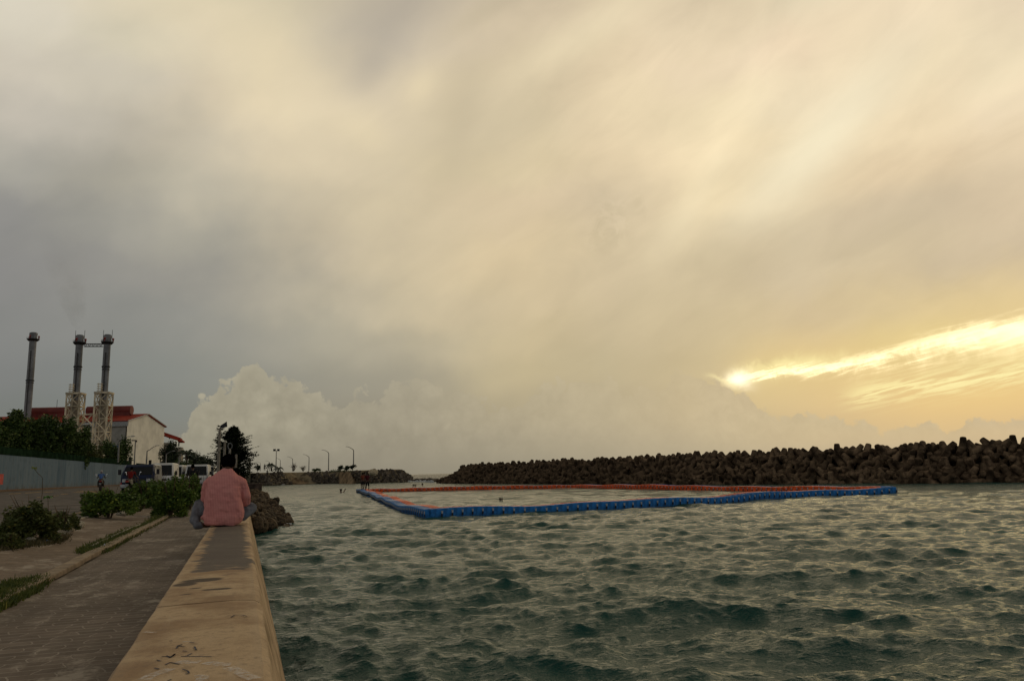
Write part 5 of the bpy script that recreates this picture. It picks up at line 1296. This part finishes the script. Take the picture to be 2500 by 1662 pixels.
swimmer(833, 1202, 'swimmer with one arm raised left of the pontoon corner', .4, True, 1.35); swimmer(1009, 1187.5, 'left one of two swimmers close together beyond the pontoon', 0, True); swimmer(1014, 1187.2, 'right one of two swimmers close together beyond the pontoon', 1, False)
swimmer(1032, 1185.5, 'lone swimmer beyond the pontoon nearer the jetty gap', 2, False, 1.3); swimmer(1126, 1183, 'swimmer near the tip of the breakwater, left one', 2, False, 1.0); swimmer(1158, 1183, 'swimmer near the tip of the breakwater, right one', 1, True, 1.4)
swimmer(1222, 1222, 'swimmer inside the pontoon rectangle seen left', 1, True, .6); swimmer(1226.5, 1222, 'swimmer inside the pontoon rectangle seen right', 2, False, .6)

# ------------------------------------------------------------ the seated man
def shirt_mat():
    m = bpy.data.materials.new('pink checked shirt'); m.use_nodes = True; nt = m.node_tree; b = nt.nodes['Principled BSDF']
    oc = nt.nodes.new('ShaderNodeTexCoord').outputs['Object']; x, y, z = sep(nt, oc)
    n = X(nt, noise(nt, oc, 7, 4, .6)); w = X(nt, noise(nt, oc, 3, 2))-.5
    lx = ((x+w*.02)*(2*pi/.022))._op('SINE').step(.1, .8); lz = ((z+w*.02)*(2*pi/.022))._op('SINE').step(.3, .9)
    c = mixc(nt, lx*.55, (.66, .27, .235, 1), (.44, .155, .14, 1)); c = mixc(nt, lz*.25, c, (.40, .13, .12, 1)); c = mixc(nt, n.step(.4, .7)*.3, c, (.68, .32, .27, 1))
    nt.links.new(c, b.inputs['Base Color']); b.inputs['Roughness'].default_value = .95; b.inputs['Specular IOR Level'].default_value = .08
    return m
mp = G(543, 1284.5, 1.22); S = 1.0
man = empty('person', (mp.x, mp.y+.16, 1.222), 'man in pink checked shirt and grey trousers sitting on the sea wall, seen from behind', 'person')
man.scale = (.95, 1, .955)
def ell(cx, cy, z, a, b, n=28, p=2.3, tilt=0):
    r = []
    for k in range(n):
        t_ = 2*pi*k/n; c, s = cos(t_), sin(t_); r.append((cx+a*abs(c)**(2/p)*(1 if c > 0 else -1), cy+b*abs(s)**(2/p)*(1 if s > 0 else -1), z+tilt*s))
    return r
mb = MB()
RG = [(.0, .0, .005, .215, .145), (.0, .0, .035, .250, .165), (.005, .0, .10, .270, .175), (.005, .0, .18, .275, .175), (.0, -.01, .27, .262, .165), (-.01, -.015, .36, .245, .155), (-.012, -.01, .46, .238, .15), (-.01, .01, .55, .232, .14), (.0, .03, .62, .228, .13), (.008, .05, .67, .205, .12), (.018, .075, .715, .155, .10), (.028, .10, .755, .095, .08), (.035, .115, .79, .060, .062)]
mb.loft([ell(cx, cy, z, a, b) for cx, cy, z, a, b in RG])
mb.tube([(-.15, .03, .635), (-.205, .05, .58), (-.245, .07, .46), (-.255, .08, .38), (-.21, .20, .32), (-.12, .33, .30)], [.075, .078, .068, .062, .055, .045], 14)
mb.tube([(.15, .03, .635), (.225, .045, .585), (.270, .06, .48), (.298, .06, .38), (.300, .10, .31), (.24, .24, .26), (.18, .32, .26)], [.075, .08, .070, .064, .060, .052, .044], 14)
mb.tube([(-.25, -.02, .15), (-.285, .0, .12), (-.27, .02, .09)], [.03, .025, .02], 8)
sh = mb.build('shirt', shirt_mat(), man, smooth=True)
rm_ = sh.modifiers.new('r', 'REMESH'); rm_.mode = 'VOXEL'; rm_.voxel_size = .0085; rm_.use_smooth_shade = True
s2_ = sh.modifiers.new('sm', 'SMOOTH'); s2_.factor = .6; s2_.iterations = 4
tx = bpy.data.textures.new('folds', 'CLOUDS'); tx.noise_scale = .11; tx.noise_depth = 3
emp = bpy.data.objects.new('fold_space', None)
dm = sh.modifiers.new('d', 'DISPLACE'); dm.texture = tx; dm.strength = .017; dm.mid_level = .5; dm.texture_coords = 'LOCAL'
tx2 = bpy.data.textures.new('fine_folds', 'MARBLE'); tx2.noise_scale = .16; tx2.turbulence = 9
dm = sh.modifiers.new('d2', 'DISPLACE'); dm.texture = tx2; dm.strength = .016; dm.mid_level = .5; dm.texture_coords = 'LOCAL'
# trousers
mb = MB()
mb.loft([ell(0, .03, z, a, b) for z, a, b in ((.0, .17, .14), (.06, .19, .15), (.14, .17, .13), (.2, .14, .11))])
mb.tube([(-.10, .03, .10), (-.25, .16, .22), (-.325, .24, .315), (-.345, .25, .33)], [.10, .092, .078, .06], 14)
mb.tube([(-.335, .25, .33), (-.365, .17, .22), (-.365, .08, .08), (-.33, .02, .02), (-.27, .01, .03)], [.070, .074, .072, .060, .05], 14)
mb.tube([(.10, .03, .09), (.25, .13, .14), (.36, .19, .215), (.405, .22, .235)], [.10, .092, .082, .066], 14)
mb.tube([(.405, .22, .235), (.30, .33, .16), (.15, .42, .08), (.05, .44, .06)], [.070, .065, .055, .048], 14)
tr = mb.build('trousers', mat('grey trousers', (.165, .165, .175), .9, .15, 5, .3, 40, spec=.1), man, smooth=True)
rm_ = tr.modifiers.new('r', 'REMESH'); rm_.mode = 'VOXEL'; rm_.voxel_size = .0085; rm_.use_smooth_shade = True
s2_ = tr.modifiers.new('sm', 'SMOOTH'); s2_.factor = .6; s2_.iterations = 4
dm = tr.modifiers.new('d', 'DISPLACE'); dm.texture = tx2; dm.strength = .022; dm.mid_level = .5; dm.texture_coords = 'LOCAL'
# skin: head, neck, hands, feet
hc = Vector((.045, .20, .875))
ch = [[((0, .03, .10), .10), ((0, .0, .40), .11), ((.01, .04, .62), .10), ((.032, .115, .77), .052), ((.04, .16, .82), .055)],
      [((.01, .04, .62), .10), ((-.20, .05, .56), .045), ((-.25, .08, .38), .04), ((-.09, .36, .30), .026), ((-.03, .40, .29), .034)],
      [((.01, .04, .62), .10), ((.22, .05, .57), .045), ((.32, .08, .34), .04), ((.15, .35, .26), .026), ((.08, .40, .27), .034)],
      [((0, .03, .10), .10), ((-.12, .05, .10), .06), ((-.33, .24, .32), .045), ((-.36, .08, .08), .04), ((-.29, .00, .02), .035), ((-.22, .06, .005), .03), ((-.17, .12, .0), .022)],
      [((0, .03, .10), .10), ((.12, .05, .09), .06), ((.40, .22, .23), .045), ((.05, .44, .06), .04), ((-.03, .45, .04), .034), ((-.10, .44, .03), .022)]]
skin('body', ch, Mskin, man, 2)
for sx_, base, w in ((-1, Vector((-.03, .40, .29)), Vector((1, .25, -.1))), (1, Vector((.08, .40, .27)), Vector((-1, .25, .1)))):
    cc_ = []; w.normalize(); up = Vector((0, -.3, 1)).normalized()
    for k in range(4):
        s0 = base+up*(.027-k*.018); L = (.07, .08, .075, .06)[k]; p1 = s0+w*.04; p2 = p1+w*L*.5+Vector((0, .01, -.01)); p3 = p2+Vector((0, .02, -.02))+w*L*.2
        cc_ = [[(tuple(s0), .011), (tuple(p1), .010), (tuple(p2), .009), (tuple(p3), .008)]]
        skin('finger', cc_, Mskin, man, 1)
    skin('thumb', [[(tuple(base-w*.02+up*.03), .012), (tuple(base+up*.06+w*.01), .011), (tuple(base+up*.07+w*.04), .009)]], Mskin, man, 1)
mb = MB(); mb.ball(hc, (.086, .102, .120), 20); mb.ball(hc+Vector((0, .10, -.03)), (.014, .022, .026), 8); mb.ball(hc+Vector((0, .03, -.075)), (.058, .062, .05), 12); mb.ball(hc+Vector((0, .088, -.068)), (.026, .010, .007), 8)
for s in (-1, 1): mb.ball(hc+Vector((s*.082, -.005, -.025)), (.014, .022, .034), 8); mb.ball(hc+Vector((s*.03, .088, .0)), (.014, .010, .009), 8)
hd_ = mb.build('head', Mskin, man, smooth=True)
mb = MB(); g = random.Random(6); mb.ball(hc+Vector((0, -.020, .022)), (.102, .108, .112), 22, jit=.012, rnd=g)
hr = mb.build('hair', Mhair, man, smooth=True)
tx3 = bpy.data.textures.new('hair_tufts', 'CLOUDS'); tx3.noise_scale = .02
sb_ = hr.modifiers.new('s', 'SUBSURF'); sb_.levels = 2; sb_.render_levels = 2; dm = hr.modifiers.new('d', 'DISPLACE'); dm.texture = tx3; dm.strength = .014; dm.texture_coords = 'LOCAL'
